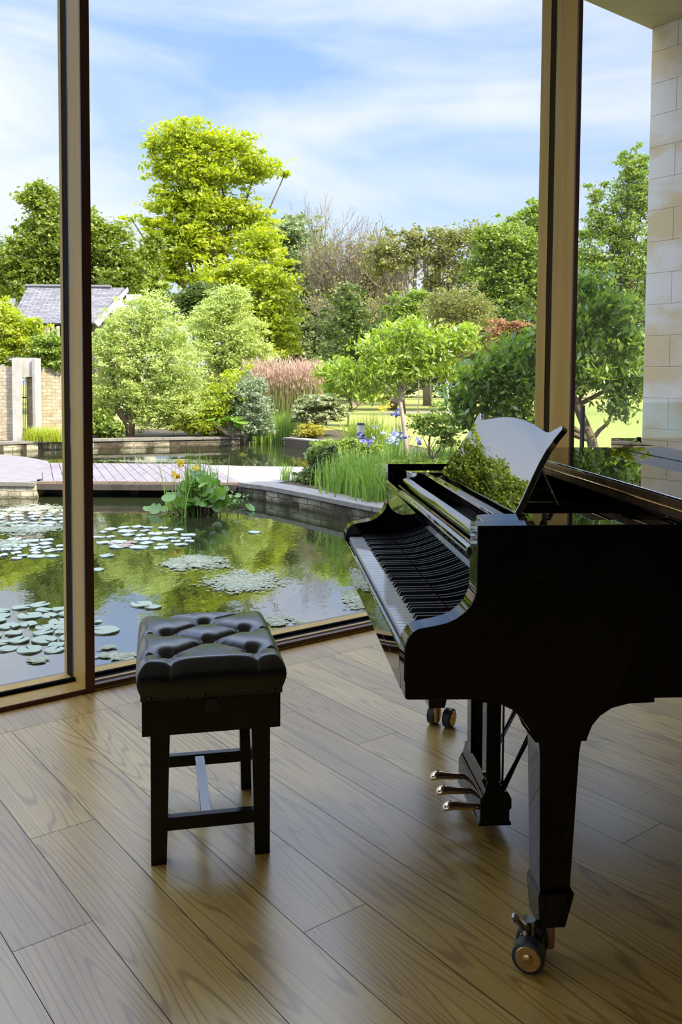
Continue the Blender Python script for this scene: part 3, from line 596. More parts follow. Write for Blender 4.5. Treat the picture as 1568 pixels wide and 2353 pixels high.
def retaining(path, label, stone, zt=ZG, ct=.055, th=.32, blocks=.9):
    path = np.array(path); r = tag(empty('pond_wall', (*path[0], -.3)), label, 'wall'); inv = Matrix.LocRotScale(r.location, None, None).inverted()
    L = np.linalg.norm(np.diff(path, axis=0), axis=1).sum(); n = max(3, int(L/.25)+1)
    o = wallstrip(resample(path, n), zt-ct, th, 'w', None).build('rubble_face', stone); o.parent = r; o.matrix_parent_inverse = inv
    nb = max(2, int(L/blocks)); pp = resample(path, nb*4+1)
    for k in range(nb):
        seg = pp[k*4:k*4+5].copy(); dv = (seg[-1]-seg[0])/np.linalg.norm(seg[-1]-seg[0]); seg[0] = seg[0]+dv*.004; seg[-1] = seg[-1]-dv*.004
        nn = np.array([-dv[1], dv[0]]); seg = seg-nn*.03
        o = wallstrip(seg, zt, th+.03, 'c', None, zt-ct).build('coping_stone', M['coping']); o.parent = r; o.matrix_parent_inverse = inv
    return r
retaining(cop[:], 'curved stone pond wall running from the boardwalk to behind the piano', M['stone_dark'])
farp = [(-16, 17.3), P2(0, 1016), P2(80, 1013), P2(215, 1009), P2(400, 1006), P2(552, 1003)]
retaining(farp, 'long sunlit stone pond wall below the shrubs on the far side', M['stone'])
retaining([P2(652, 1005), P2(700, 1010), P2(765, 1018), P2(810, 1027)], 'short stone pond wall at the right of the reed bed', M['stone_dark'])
farland = [(-60, 15.5), (-16, 17.35)]+[tuple(p) for p in farp[1:]]+[(-2.45, 24.7), (-60, 24.7)]
struct(slab('far_bank', farland, -1.0, ZG-.012, M['soil']))
# boardwalk and the path it joins
def road(name, poly, z0, z1, m): return slab(name, poly, z0, z1, m)
bw = tag(empty('boardwalk', (-4, 13, ZG)), 'sunlit timber boardwalk crossing the pond', 'boardwalk'); inv = Matrix.LocRotScale(bw.location, None, None).inverted()
nearL = [(-9.5, 11.9), P2(0, 1106), P2(215, 1105), P2(540, 1108)]
farR = [P2(560, 1070), P2(215, 1067), P2(110, 1058), P2(0, 1045), (-9.5, 17.2)]
o = road('timber_frame', [P2(83, 1107), P2(543, 1110), P2(562, 1072), P2(110, 1060)], -.24, ZG-.03, M['timber']); o.parent = bw; o.matrix_parent_inverse = inv
xs = np.arange(-4.72, -1.4, .145); tot = MB()
def edge_y(x, pts): P = sorted(pts); return float(np.interp(x, [p[0] for p in P], [p[1] for p in P]))
for x in xs:
    dx = .0; tot.prism([(x+.004, edge_y(x, nearL)), (x+.141, edge_y(x+.14, nearL)), (x+.141-.9, 14.6-.01), (x+.004-.9, 14.6)], ZG-.028, ZG, lambda a, b, t: (a, b, t))
o = tot.build('deck_boards', M['deck'], bevel=0); o.parent = bw; o.matrix_parent_inverse = inv
for x in np.arange(-4.30, -1.5, .36):
    y = edge_y(x, nearL)-.03; o = MB().box(x+.004, min(x+.356, -1.42), y-.02, y+.02, -.20, ZG+.001).build('fascia_board', M['fascia']); o.parent = bw; o.matrix_parent_inverse = inv
for x in (-4.1, -3.0, -2.1):
    o = MB().box(x, x+.12, 12.35, 12.47, -.9, -.19).build('deck_pier', M['timber']); o.parent = bw; o.matrix_parent_inverse = inv
struct(slab('path', [(-60, 11.8), (-9.5, 11.9), P2(0, 1106), P2(83, 1107), P2(112, 1060), P2(60, 1050), P2(0, 1044), (-9.5, 17.4), (-60, 15.5)], -1.0, ZG+.001, noisemat('paving', (.20, .17, .17), (.25, .215, .21), 6, .85)), 'pale paved path at the left')
struct(slab('gravel_path', [(-1.42, 12.05), (-.95, 12.0), (.1, 13.4), (1.2, 14.6), (.4, 15.2), P2(705, 1072), P2(560, 1070), (-1.9, 14.45), (-2.3, 14.45)], -.5, ZG-.006, M['gravel']), 'pale gravel path leading off the boardwalk')
retaining([(-9.0, 11.86), P2(0, 1107), P2(81, 1108)], 'sunlit stone pond wall at the left end of the boardwalk', M['stone'])
struct(slab('lawn', [(2.0, 17.5), (60, 14), (60, 60), (-2, 60), (-.5, 26)], -.6, ZG+.004, M['grass']))
struct(slab('garden_path', [(2.0, 36.2), (5.0, 38.0), (9, 39.5), (9, 40.6), (4.6, 39.4), (1.6, 37.4)], -.3, ZG+.012, M['gravel']), 'pale path crossing the lawn')

# ================================================================== VEGETATION
def leafmesh(Cn, size, aspect=.55, updir=.5, droop=0., rg=rng, dirs=None, var=.3):
    n = len(Cn); a = rg.normal(size=(n, 3)); a[:, 2] = a[:, 2]*.6-droop
    if dirs is not None: a = dirs+a*.4
    a /= np.linalg.norm(a, axis=1)[:, None]
    nn = rg.normal(size=(n, 3)); nn[:, 2] += updir*2
    b = np.cross(nn, a); b /= np.linalg.norm(b, axis=1)[:, None]+1e-9
    L = size*(1+var*rg.normal(size=(n, 1))).clip(.4, 1.8); W_ = L*aspect
    V = np.stack([Cn-a*L*.5, Cn+b*W_*.5-a*L*.05, Cn+a*L*.5, Cn-b*W_*.5-a*L*.05], 1).reshape(-1, 3)
    return V, np.arange(4*n).reshape(n, 4)
def foliage(blobs, nleaf, size, m, name, parent, aspect=.55, puff=.16, flat_=.55, perpuff=40, droop=0., updir=.5, shell=.5):
    vol = np.array([b[3]*b[4]*b[5] for b in blobs])**.72; pr = vol/vol.sum(); npf = max(8, int(nleaf/perpuff)); ch = rng.choice(len(blobs), npf, p=pr)
    B_ = np.array(blobs)[ch]; d = rng.normal(size=(npf, 3)); d /= np.linalg.norm(d, axis=1)[:, None]; r = (shell+(1-shell)*rng.random((npf, 1))); far_ = rng.random((npf, 1)) < .22; r = np.where(far_, 1+.42*rng.random((npf, 1)), r)
    pc = B_[:, :3]+d*r*B_[:, 3:6]; pr_ = B_[:, 3:6].mean(1)[:, None]*puff*np.where(far_, .35, .6+.9*rng.random((npf, 1)))+size*.6
    pc_ = np.repeat(pc, perpuff, 0); pp = np.repeat(pr_, perpuff, 0); off = rng.normal(size=(len(pc_), 3))*pp*.75; off[:, 2] *= flat_
    V, Fq = leafmesh(pc_+off, size, aspect, updir, droop)
    return link(name, npmesh(V, Fq), m, parent), pc
def blob(x, y, rx, ry, D, dz=.0, dep=.85):
    c = atd(x, y, D+dz); return (c[0], c[1], c[2], rx*D/2000, rx*D/2000*dep, ry*D/2000)
def vine(p, q, sag=.0, n=5, wob=.08):
    p = np.array(p, float); q = np.array(q, float); L = np.linalg.norm(q-p); out = []
    for i in range(n):
        t = i/(n-1); c = p+(q-p)*t; c = c+rng.normal(size=3)*wob*L*.3*math.sin(math.pi*t); c[2] += sag*L*math.sin(math.pi*t); out.append(c)
    return out
def tree(name, label, cat, D, base, blobs, nleaf, size_px, leafm, bark='bark', trunk=.25, group=None, aspect=.55, puff=.16, flat_=.55, perpuff=40, twigs=30, droop=0., shell=.5, fork=.45, gz=ZG, dep=.85, trunks=1, updir=.5, limbr=.35, kmin=1):
    bl = [blob(b[0], b[1], b[2], b[3], D, b[4] if len(b) > 4 else 0., dep) for b in blobs]
    bp = atd(base[0], base[1], D); bp[2] = gz
    r = tag(empty(name, bp), label, cat, group)
    loc = np.array(bp); bl = [(b[0]-loc[0], b[1]-loc[1], b[2]-loc[2], *b[3:]) for b in bl]
    fo, pc = foliage(bl, nleaf, size_px*D/2000, leafm, 'foliage', r, aspect, puff, flat_, perpuff, droop, updir, shell)
    top = max(bl, key=lambda b: b[2]); cen = np.mean([b[:3] for b in bl], 0); m_ = MB()
    tops = [np.array([cen[0], cen[1], top[2]*.8])] if trunks == 1 else [np.array(bl[i % len(bl)][:3]) for i in range(trunks)]
    cores = []
    for k, tp in enumerate(tops):
        b0 = np.array([rng.normal()*trunk*.6*(trunks > 1), 0, -.1]); path = vine(b0, tp, 0, 7, .10); cores.append(path)
        m_.tube(path, list(np.linspace(trunk, trunk*.22, 7)), 8)
    for i, b in enumerate(bl):
        path = cores[i % len(cores)]; k = min(5, max(kmin, int(6*np.clip(fork*b[2]/max(top[2], .1)+.1, 0, .95)))); s = path[k]
        if np.linalg.norm(np.array(b[:3])-s) > .2: m_.tube(vine(s, b[:3], .06, 5, .15), list(np.linspace(trunk*limbr, trunk*.08, 5)), 5)
    for j in rng.choice(len(pc), min(twigs, len(pc)), replace=False):
        c = pc[j]; i = int(np.argmin([np.linalg.norm((c-np.array(b[:3]))/np.array(b[3:6])) for b in bl])); m_.tube(vine(bl[i][:3], c, .03, 4, .2), [trunk*.09, trunk*.07, trunk*.05, trunk*.02], 4)
    m_.build('trunk', M[bark], r, smooth=True)
    return r
# the big pale green tree
big = [(425, 325, 72, 44), (520, 335, 58, 34), (590, 385, 50, 30), (385, 385, 50, 30), (480, 400, 85, 42), (400, 465, 60, 32), (490, 480, 85, 40), (395, 525, 55, 34), (470, 555, 85, 40), (575, 505, 50, 38), (600, 570, 55, 45, -2), (385, 600, 50, 35), (520, 635, 65, 40, -3), (615, 650, 60, 55, -3), (560, 715, 60, 45, -3), (640, 735, 52, 50, -4), (612, 800, 60, 45, -4), (300, 500, 18, 7), (340, 510, 24, 12), (560, 770, 50, 40, -3), (655, 400, 12, 6), (430, 640, 40, 16), (350, 345, 14, 30)]
bigt = tree('tall_tree', 'tallest tree, pale yellow-green and layered, behind the middle of the window', 'tree', 58, (492, 900), big, 90000, 8.5, M['lf_lime'], trunk=.42, twigs=420, flat_=.38, puff=.22, shell=.15, aspect=.55, updir=.8)
tree('maple_tree', 'broad dark green maple behind the slate-roofed house at left', 'tree', 42, (150, 900), [(90, 455, 42, 30), (130, 510, 60, 50), (45, 600, 55, 45), (110, 590, 75, 60), (185, 560, 75, 62), (245, 570, 58, 60), (285, 630, 55, 50), (210, 640, 80, 50), (120, 660, 80, 45), (20, 640, 40, 40), (75, 470, 20, 16), (65, 540, 25, 20)], 46000, 9, M['lf_maple'], trunk=.4, twigs=60, puff=.2, shell=.6)
tree('dark_tree', 'dark tree at the far left edge behind the maple', 'tree', 50, (-60, 900), [(-20, 600, 50, 45), (-60, 580, 60, 60), (-40, 680, 80, 60), (12, 640, 25, 45)], 12000, 9, M['lf_dark'], trunk=.3)
tree('slender_tree', 'loose yellow-green sapling between the maple and the tallest tree', 'tree', 46, (345, 900), [(345, 600, 26, 45), (355, 560, 20, 25), (330, 650, 30, 30), (350, 660, 40, 30)], 6000, 9, M['lf_maple'], trunk=.12)
tree('grey_green_tree', 'soft grey-green tree just right of the tallest tree', 'tree', 66, (700, 900), [(665, 540, 45, 42), (700, 590, 60, 70), (660, 640, 45, 60), (725, 690, 55, 65), (690, 760, 70, 60), (740, 790, 60, 60), (640, 560, 20, 30), (690, 850, 60, 40)], 34000, 8, M['lf_grey'], trunk=.3, puff=.16)
tree('arching_tree', 'olive green tree arching over pale bare stems in the centre background', 'tree', 47, (985, 900), [(895, 575, 42, 34), (940, 545, 30, 24), (975, 560, 40, 34), (1010, 535, 26, 22), (1040, 555, 44, 40), (1075, 545, 30, 40), (870, 610, 26, 40), (1010, 600, 50, 34), (1065, 630, 44, 50), (930, 600, 50, 26), (850, 575, 18, 16), (900, 535, 14, 10), (1000, 655, 40, 24), (1085, 690, 30, 40)], 15000, 7, M['lf_olive'], bark='twig', trunk=.22, trunks=5, twigs=420, shell=.1, puff=.26)
tree('dense_tree', 'dense dark green tree left of the right-hand window post', 'tree', 44, (1150, 900), [(1130, 560, 45, 45), (1185, 560, 50, 45), (1225, 600, 45, 60), (1120, 620, 45, 50), (1180, 650, 60, 55), (1230, 690, 50, 50), (1160, 710, 60, 40), (1110, 680, 30, 35)], 34000, 8, M['lf_mid'], trunk=.35, puff=.18)
tree('light_tree', 'pale airy tree top beside the right-hand window post', 'tree', 56, (1200, 900), [(1225, 490, 30, 25), (1190, 510, 30, 18), (1240, 540, 40, 40), (1260, 600, 50, 60), (1160, 525, 24, 14)], 7000, 8, M['lf_mid'], trunk=.25, shell=.2)
tree('birch_tree', 'tall loose birch beyond the right-hand bay, beside the stone wall', 'tree', 36, (1440, 950), [(1450, 400, 34, 50), (1440, 460, 38, 50), (1370, 450, 20, 42), (1380, 510, 30, 40), (1345, 540, 22, 40), (1420, 540, 50, 45), (1480, 470, 40, 80), (1360, 600, 50, 55), (1440, 620, 60, 60), (1470, 370, 22, 30), (1340, 680, 40, 60), (1430, 710, 60, 50), (1500, 600, 40, 90)], 32000, 7, M['lf_mid'], trunk=.18, shell=.2, puff=.18, twigs=120)
tree('rounded_willow', 'rounded grey-green willow in front of the arching tree', 'tree', 33, (1050, 900), [(1050, 700, 55, 42), (1095, 730, 50, 45), (1005, 720, 40, 38), (1060, 760, 70, 45), (1120, 780, 40, 40)], 20000, 7, M['lf_olive'], trunk=.15, puff=.14, aspect=.3)
tree('hedge_tree', 'dark undergrowth tree behind the white-stemmed tree', 'tree', 40, (900, 930), [(790, 760, 60, 60), (860, 790, 60, 60), (930, 770, 60, 70), (820, 860, 80, 45), (1000, 830, 80, 60), (1100, 850, 80, 60), (1200, 840, 70, 80), (900, 870, 80, 40), (800, 700, 40, 40), (1200, 760, 60, 60)], 34000, 8, M['lf_dark'], trunk=.2, shell=.3)
tree('yellow_green_shrub', 'bright green shrub below the arching tree, left of the rounded willow', 'shrub', 36, (930, 900), [(940, 720, 35, 40), (960, 690, 25, 25), (920, 760, 40, 40), (900, 700, 14, 16)], 7000, 8, M['lf_mid'], trunk=.08)
tree('red_tipped_shrub', 'bushy shrub with reddish new leaves left of the right-hand post', 'shrub', 30, (1180, 900), [(1150, 760, 30, 22), (1190, 765, 30, 26), (1220, 770, 25, 20), (1170, 790, 40, 25)], 5000, 8, M['pink_leaf'], trunk=.06)
tree('woodland_edge', 'dark woodland belt closing the view beyond the lawn', 'trees', 68, (1150, 925), [(x, 800+14*math.sin(x*.05), 75, 120) for x in range(610, 1800, 60)]+[(x, 690+26*math.sin(x*.07), 60, 50) for x in range(1090, 1700, 70)], 60000, 9, M['lf_dark'], trunk=.3, shell=.5, puff=.25)
# bare trees
def bare(name, label, D, base, top_z_px, spread, depth=7, r0=.22, lean=0, gz=ZG, leafy=2500, sub=3):
    bp = atd(base, 900, D); bp[2] = gz; r = tag(empty(name, bp), label, 'tree'); m_ = MB(); ends = []
    Ht = float(atd(base, top_z_px, D)[2]-gz)
    def grow(p, d, L, rad, k):
        q = p+d*L; mid = (p+q)/2+rng.normal(size=3)*L*.06; m_.tube([p, mid, q], [rad, rad*.85, rad*.68], 5 if k > 4 else 3)
        if k <= 3: ends.append(q)
        if k == 0: return
        nb = sub if k > 2 else 3
        for j in range(nb):
            dd = d+rng.normal(size=3)*spread; dd[2] += .28; dd /= np.linalg.norm(dd); grow(q if j < 2 else mid, dd, L*rng.uniform(.66, .86), rad*.64, k-1)
    for t in range(2): grow(np.array([t*.3, 0, -.1]), np.array([lean+rng.normal()*.12, rng.normal()*.1, 1.])/1.02, Ht*.238, r0, depth)
    m_.build('branches', M['twig'], r)
    E_ = np.array(ends); E_ = E_[E_[:, 2] < Ht*.85] if leafy > 900 else E_; E_ = E_[rng.integers(0, len(E_), leafy)]+rng.normal(size=(leafy, 3))*.35
    V, Fq = leafmesh(E_, 7*D/2000, .5); link('foliage', npmesh(V, Fq), M['lf_olive'], r)
bare('bare_tree', 'tall bare-twigged tree left of centre against the sky', 52, 790, 470, .36)
bare('bare_tree', 'bare-twigged tree standing second, right of the tall bare one', 54, 858, 478, .34)
bare('bare_tree', 'lower brown twiggy tree in front of the bare pair', 46, 815, 590, .42, leafy=5000, depth=6)
# near shrubs on the far bank
tree('large_willow_shrub', 'large rounded silver-green willow shrub with forked trunk, left of centre', 'shrub', 21.5, (296, 1003), [(350, 700, 42, 38), (300, 750, 60, 50), (250, 800, 42, 60), (370, 770, 65, 55), (330, 830, 85, 60), (265, 880, 55, 50), (400, 850, 65, 65), (330, 910, 70, 45), (420, 930, 55, 50), (240, 930, 40, 30), (350, 960, 50, 26)], 52000, 7.5, M['lf_willow'], bark='willowbark', trunk=.10, trunks=3, puff=.13, gz=-.14, aspect=.36, twigs=60)
tree('willow_shrub', 'taller grey-green shrub right of the large rounded willow', 'shrub', 25, (520, 1000), [(520, 700, 50, 40), (480, 740, 50, 45), (555, 770, 50, 50), (500, 800, 60, 50), (560, 850, 55, 55), (490, 880, 50, 50), (600, 830, 30, 45), (540, 680, 30, 30)], 32000, 7.5, M['lf_willow'], trunk=.09, trunks=3, puff=.14, gz=-.14, aspect=.36)
tree('dark_shrub', 'dark glossy shrub between the willows and the tallest tree', 'shrub', 30, (440, 1000), [(440, 690, 40, 30), (470, 680, 40, 30), (420, 720, 30, 30), (480, 720, 40, 30)], 8000, 8, M['lf_dark'], trunk=.08)
tree('mixed_shrub', 'yellow-green shrub spreading low above the far pond wall', 'shrub', 21.8, (470, 1003), [(440, 950, 50, 40), (500, 930, 45, 45), (470, 975, 60, 22), (540, 900, 40, 50), (520, 965, 40, 28)], 15000, 7, M['lf_lime'], trunk=.05, gz=-.14)
tree('silver_shrub', 'silvery low shrub left of the reed bed', 'shrub', 21.6, (575, 1005), [(560, 920, 40, 45), (590, 950, 35, 40), (560, 975, 40, 26), (600, 985, 30, 18), (580, 895, 30, 30)], 15000, 6.5, M['lf_silver'], trunk=.05, gz=-.14, aspect=.35)
tree('dark_low_shrub', 'small dark green shrub at the foot of the left window post', 'shrub', 21.0, (245, 1005), [(245, 985, 32, 20), (230, 965, 18, 16), (265, 990, 18, 14)], 5000, 8, M['lf_mid'], trunk=.03, gz=-.14)
tree('climbing_shrub', 'bright yellow-green climber spilling over the garden wall', 'shrub', 21.3, (30, 1005), [(30, 760, 42, 40), (60, 790, 40, 35), (15, 820, 35, 40), (80, 750, 28, 20), (20, 870, 22, 20), (0, 720, 40, 30), (95, 810, 25, 25), (-40, 780, 50, 60)], 14000, 8, M['lf_lime'], trunk=.02, gz=-.14)
tree('wall_shrub', 'green shrub at the back of the garden wall beside the left post', 'shrub', 20.6, (115, 1005), [(110, 800, 34, 32), (135, 830, 30, 20), (85, 835, 30, 16)], 7000, 8, M['lf_mid'], trunk=.03, gz=-.14)
tree('viburnum', 'tiered shrub with creamy flower heads right of the reeds', 'shrub', 22.2, (735, 1005), [(735, 925, 38, 16), (700, 940, 25, 10), (770, 945, 30, 12), (730, 958, 50, 14), (765, 920, 22, 12), (700, 965, 24, 12)], 11000, 7.5, M['lf_cream'], trunk=.03, flat_=.2, updir=1.5)
tree('golden_shrub', 'small golden shrub on the bank behind the short pond wall', 'shrub', 21.3, (712, 1005), [(712, 990, 24, 14), (700, 998, 18, 10), (728, 992, 14, 12)], 4000, 6, M['lf_yellow'], trunk=.02)
tree('feathery_shrub', 'feathery grey-green shrub behind the viburnum', 'shrub', 27, (750, 1000), [(750, 890, 40, 25), (790, 900, 35, 30), (720, 895, 25, 14)], 8000, 7, M['lf_grey'], trunk=.04, aspect=.25)
tree('shade_shrub', 'deep green shrub under the far left of the white-stemmed tree', 'shrub', 26, (800, 960), [(775, 850, 45, 28), (820, 880, 45, 28), (870, 900, 40, 22), (760, 880, 30, 22)], 9000, 8, M['lf_mid'], trunk=.04)
# foreground trees with big drooping leaves
tree('cherry_tree', 'small pale-trunked tree with drooping yellow-green leaves beside the bollard', 'tree', 15.6, (933, 1060), [(935, 770, 55, 28), (860, 790, 50, 22), (1000, 790, 50, 24), (900, 830, 60, 26), (980, 830, 60, 24), (790, 850, 45, 20), (850, 860, 55, 22), (1050, 780, 45, 25), (940, 860, 50, 18), (770, 890, 30, 14), (1020, 850, 40, 22), (860, 905, 40, 12), (950, 740, 22, 12), (1075, 760, 24, 12), (740, 860, 20, 14)], 8200, 14, M['lf_cherry'], bark='palebark', trunk=.055, puff=.35, perpuff=16, droop=.8, twigs=110, flat_=.5, fork=.9, kmin=3, shell=.2, limbr=.32, aspect=.36)
tree('shaded_cherry', 'larger broad-leaved tree close outside, half hidden by the right-hand post', 'tree', 10.6, (1392, 1050), [(1400, 700, 60, 40), (1350, 760, 50, 45), (1430, 790, 45, 40), (1280, 770, 50, 45), (1210, 800, 60, 40), (1150, 840, 55, 40), (1100, 880, 50, 40), (1200, 880, 70, 40), (1380, 860, 60, 40), (1120, 940, 50, 30), (1450, 880, 40, 50), (1060, 920, 36, 30), (1300, 850, 60, 50), (1190, 940, 50, 30), (1340, 650, 40, 30), (1420, 930, 40, 30), (1070, 970, 30, 22)], 8800, 20, M['lf_cherry2'], bark='willowbark', trunk=.085, puff=.36, perpuff=12, droop=.9, twigs=150, fork=.8, kmin=2, shell=.15, limbr=.4, aspect=.40, dep=.7)
tree('japanese_maple', 'small layered maple sapling left of the music desk', 'tree', 13.2, (990, 1070), [(985, 960, 32, 12), (1020, 965, 34, 14), (1000, 990, 38, 12), (1040, 995, 30, 12), (1010, 935, 24, 10), (960, 975, 22, 8), (1030, 1020, 26, 12)], 2400, 9, M['lf_mid'], bark='willowbark', trunk=.022, perpuff=20, puff=.25, flat_=.25, trunks=2, twigs=40)
tree('low_bush', 'low dark leafy bush at the corner of gravel path and pond wall', 'shrub', 12.2, (725, 1120), [(720, 1095, 34, 16), (750, 1080, 32, 24), (770, 1105, 34, 18), (700, 1108, 18, 8), (745, 1045, 30, 18)], 5200, 10, M['lf_dark'], trunk=.02, perpuff=20)
# birch trunks on the lawn
for x, y0, y1, w_, D, lb in ((1031, 835, 924, 7, 30, 'white birch trunk on the lawn right of the pale-trunked tree'), (993, 880, 925, 3, 34, 'thin pale sapling trunk left of the white birch trunk'), (963, 890, 930, 3, 34, 'thin pale stake-like trunk furthest left on the lawn')):
    b = atd(x, y1, D); b[2] = ZG; t_ = atd(x-2, y0-60, D)
    r = tag(MB().tube(vine((0, 0, -.1), t_-b, 0, 6, .05), list(np.linspace(w_*D/4000, w_*D/8000, 6)), 8).build('young_birch', M['white'] if w_ > 5 else M['palebark'], smooth=True), lb, 'tree'); r.location = b
# reeds
def blades(n, x0, x1, y0, y1, h, w_, bend, m, name, parent=None, hv=.25, seg=3, z0=0., clumped=None, lean=0):
    bx = rng.uniform(x0, x1, n); by = rng.uniform(y0, y1, n)
    if clumped: bx = clumped[0]+rng.normal(size=n)*clumped[2]; by = clumped[1]+rng.normal(size=n)*clumped[2]
    hh = h*(1-hv*rng.random(n)); an = rng.uniform(0, 2*math.pi, n); be = bend*rng.random(n)*hh; dx, dy = np.cos(an), np.sin(an)
    wa = rng.uniform(0, math.pi, n); wx, wy = np.cos(wa)*w_*.5, np.sin(wa)*w_*.5; Vs = []
    for k in range(seg+1):
        t = k/seg; wt = (1-t)**.6 if k < seg else 0.02
        cx = bx+dx*be*t**2+dx*be*.15*t; cy2 = by+dy*be*t**2+dy*be*.15*t; cz = z0+hh*(t-.35*(be/hh)*t**2)
        Vs.append(np.stack([cx-wx*wt, cy2-wy*wt, cz], 1)); Vs.append(np.stack([cx+wx*wt, cy2+wy*wt, cz], 1))
    V = np.stack(Vs, 1); k2 = 2*(seg+1); base = (np.arange(n)*k2)[:, None, None]; q = np.array([[2*i, 2*i+1, 2*i+3, 2*i+2] for i in range(seg)])[None]
    o = link(name, npmesh(V.reshape(-1, 3), (base+q).reshape(-1, 4)), m, parent); return o, np.stack([bx+dx*be*1.15, by+dy*be*1.15, z0+hh*(1-.35*be/hh)], 1)
rb = tag(empty('reed_bed', (-1.5, 24, ZW)), 'tall reed bed with pinkish seed heads at the end of the channel', 'reeds', kind='stuff')
o, tips = blades(2600, -1.05, .95, -.5, 1.0, 2.05, .022, .10, M['reed_stem'], 'reed_stems', rb, .3)
o2, _ = blades(1500, -1.05, .95, -.6, .9, 1.3, .03, .25, M['lf_blade'], 'reed_leaves', rb, .5)
V, Fq = leafmesh(np.repeat(tips, 4, 0)+rng.normal(size=(len(tips)*4, 3))*[.03, .03, .13], .12, .16, 0, 0, dirs=np.tile([0., 0, 1.], (len(tips)*4, 1))); link('seed_heads', npmesh(V, Fq), M['reed_head'], rb)
o = tag(blades(500, -2.9, -1.9, -.2, .5, .9, .02, .3, M['lf_blade'], 'channel_grass')[0], 'tufts of grass at the water edge left of the reeds', 'grass', kind='stuff'); o.location = (.6, 22.5, ZW)
# iris plants in the bed (each a plant with its own leaves and flowers)
def iris(x, y, z0, h, n, lab, petals=None, nf=0, blade='lf_blade', sp=.12, w_=.022, bend=.45, fh=None, D=None):
    p = atd(x, y, D) if D else atz(x, y, z0); p[2] = z0; r = tag(empty('iris_plant', p), lab, 'plant')
    blades(n, 0, 0, 0, 0, h, w_, bend, M[blade], 'leaves', r, .45, 4, clumped=(0, 0, sp))
    for k in range(nf):
        a = rng.normal(size=2)*sp*1.1; hz = (fh or h)*rng.uniform(.95, 1.25)
        st_ = MB().tube([(a[0]*.5, a[1]*.5, 0), (a[0]*.9, a[1]*.9, hz*.6), (a[0], a[1], hz)], [.006, .005, .004], 5).build('flower_stem', M['lf_blade'], r)
        c = np.tile([a[0], a[1], hz+.01], (14, 1))+rng.normal(size=(14, 3))*[.032, .032, .028]
        V, Fq = leafmesh(c, .055, .65, .2); link('flower', npmesh(V, Fq), M[petals], r)
    return r
irises = [
 (765, 1118, 'lf_blade', 110, .5, 'short leafy clump between the low bush and the coping', None, 0),
 (815, 1108, 'lf_blade', 130, .58, 'clump of arching leaves in the second rank behind the pond wall', None, 0),
 (858, 1112, 'lf_blade', 130, .58, 'leafy clump just left of the piano, behind the front rank', None, 0),
 (790, 1134, 'lf_blade', 130, .62, 'clump of arching leaves just behind the pond wall, nearest the low bush', None, 0),
 (835, 1143, 'lf_blade', 140, .60, 'arching grassy clump spilling over the coping of the pond wall', None, 0),
 (872, 1152, 'lf_blade', 140, .60, 'grassy clump touching the left edge of the piano', None, 0),
 (800, 1075, 'lf_blade', 80, .46, 'iris with one deep blue flower left of the bollard', 'petal_blue', 1),
 (845, 1085, 'lf_blade', 70, .40, 'leafy iris in front of the bollard with violet flowers', 'petal_blue', 2),
 (905, 1085, 'lf_blade', 100, .48, 'iris with pale blue flowers above the piano corner', 'petal_pale', 4),
 (940, 1085, 'lf_blade', 90, .50, 'iris with violet flowers at the foot of the pale trunk', 'petal_blue', 4),
 (985, 1085, 'lf_blade', 100, .56, 'leafy iris right of the pale trunk', None, 0),
 (1030, 1085, 'lf_blade', 120, .72, 'tall leafy iris beside the left ear of the music desk', None, 0),
 (880, 1060, 'lf_blade', 80, .50, 'iris with mixed blue flowers between bollard and pale trunk', 'petal_pale', 3),
 (850, 1045, 'lf_blade2', 150, .95, 'tall bright yellow-green sword leaves right behind the bollard', None, 0),
 (815, 1042, 'lf_blade2', 130, .95, 'tall bright sword leaves left behind the bollard', None, 0),
 (885, 1040, 'lf_blade2', 110, .80, 'bright sword leaves with a few yellow blooms right of the bollard', 'petal_yellow', 3),
 (915, 1050, 'lf_blade', 100, .75, 'iris with dark violet flowers in front of the lawn', 'petal_blue', 3)]
for x, y, bl_, n_, h_, lab, pt, nf in irises: iris(x, y, ZG-.02, h_, n_, lab, pt, nf, bl_)
iris(655, 1104, ZG, .34, 26, 'small tuft of sword leaves on the gravel by the pond wall', sp=.05, w_=.02)
iris(690, 1104, ZG, .20, 16, 'smallest tuft on the gravel beside the low bush', sp=.06, w_=.012)
tree('ground_cover', 'bright low foliage in the bed behind the low bush', 'shrub', 15.2, (780, 1060), [(760, 1030, 34, 20), (800, 1022, 36, 14), (840, 1030, 30, 12), (740, 1060, 26, 18)], 5000, 8, M['lf_mid'], trunk=.015, perpuff=20)
tree('flowering_cover', 'low leafy perennials behind the far corner of the piano', 'shrub', 11.4, (960, 1100), [(900, 1085, 40, 22), (960, 1075, 40, 20), (1020, 1075, 40, 18), (850, 1120, 30, 20)], 4200, 9, M['lf_mid'], trunk=.012, perpuff=20)
gb = tag(blades(700, -1.0, 1.0, -.25, .25, .42, .02, .5, M['lf_lime'], 'bank_grass')[0], 'yellow-green grass tuft at the foot of the garden wall', 'grass', kind='stuff'); gb.location = (*atz(115, 1012, ZG)[:2], ZG-.02); gb.scale = (.55, 1, 1)
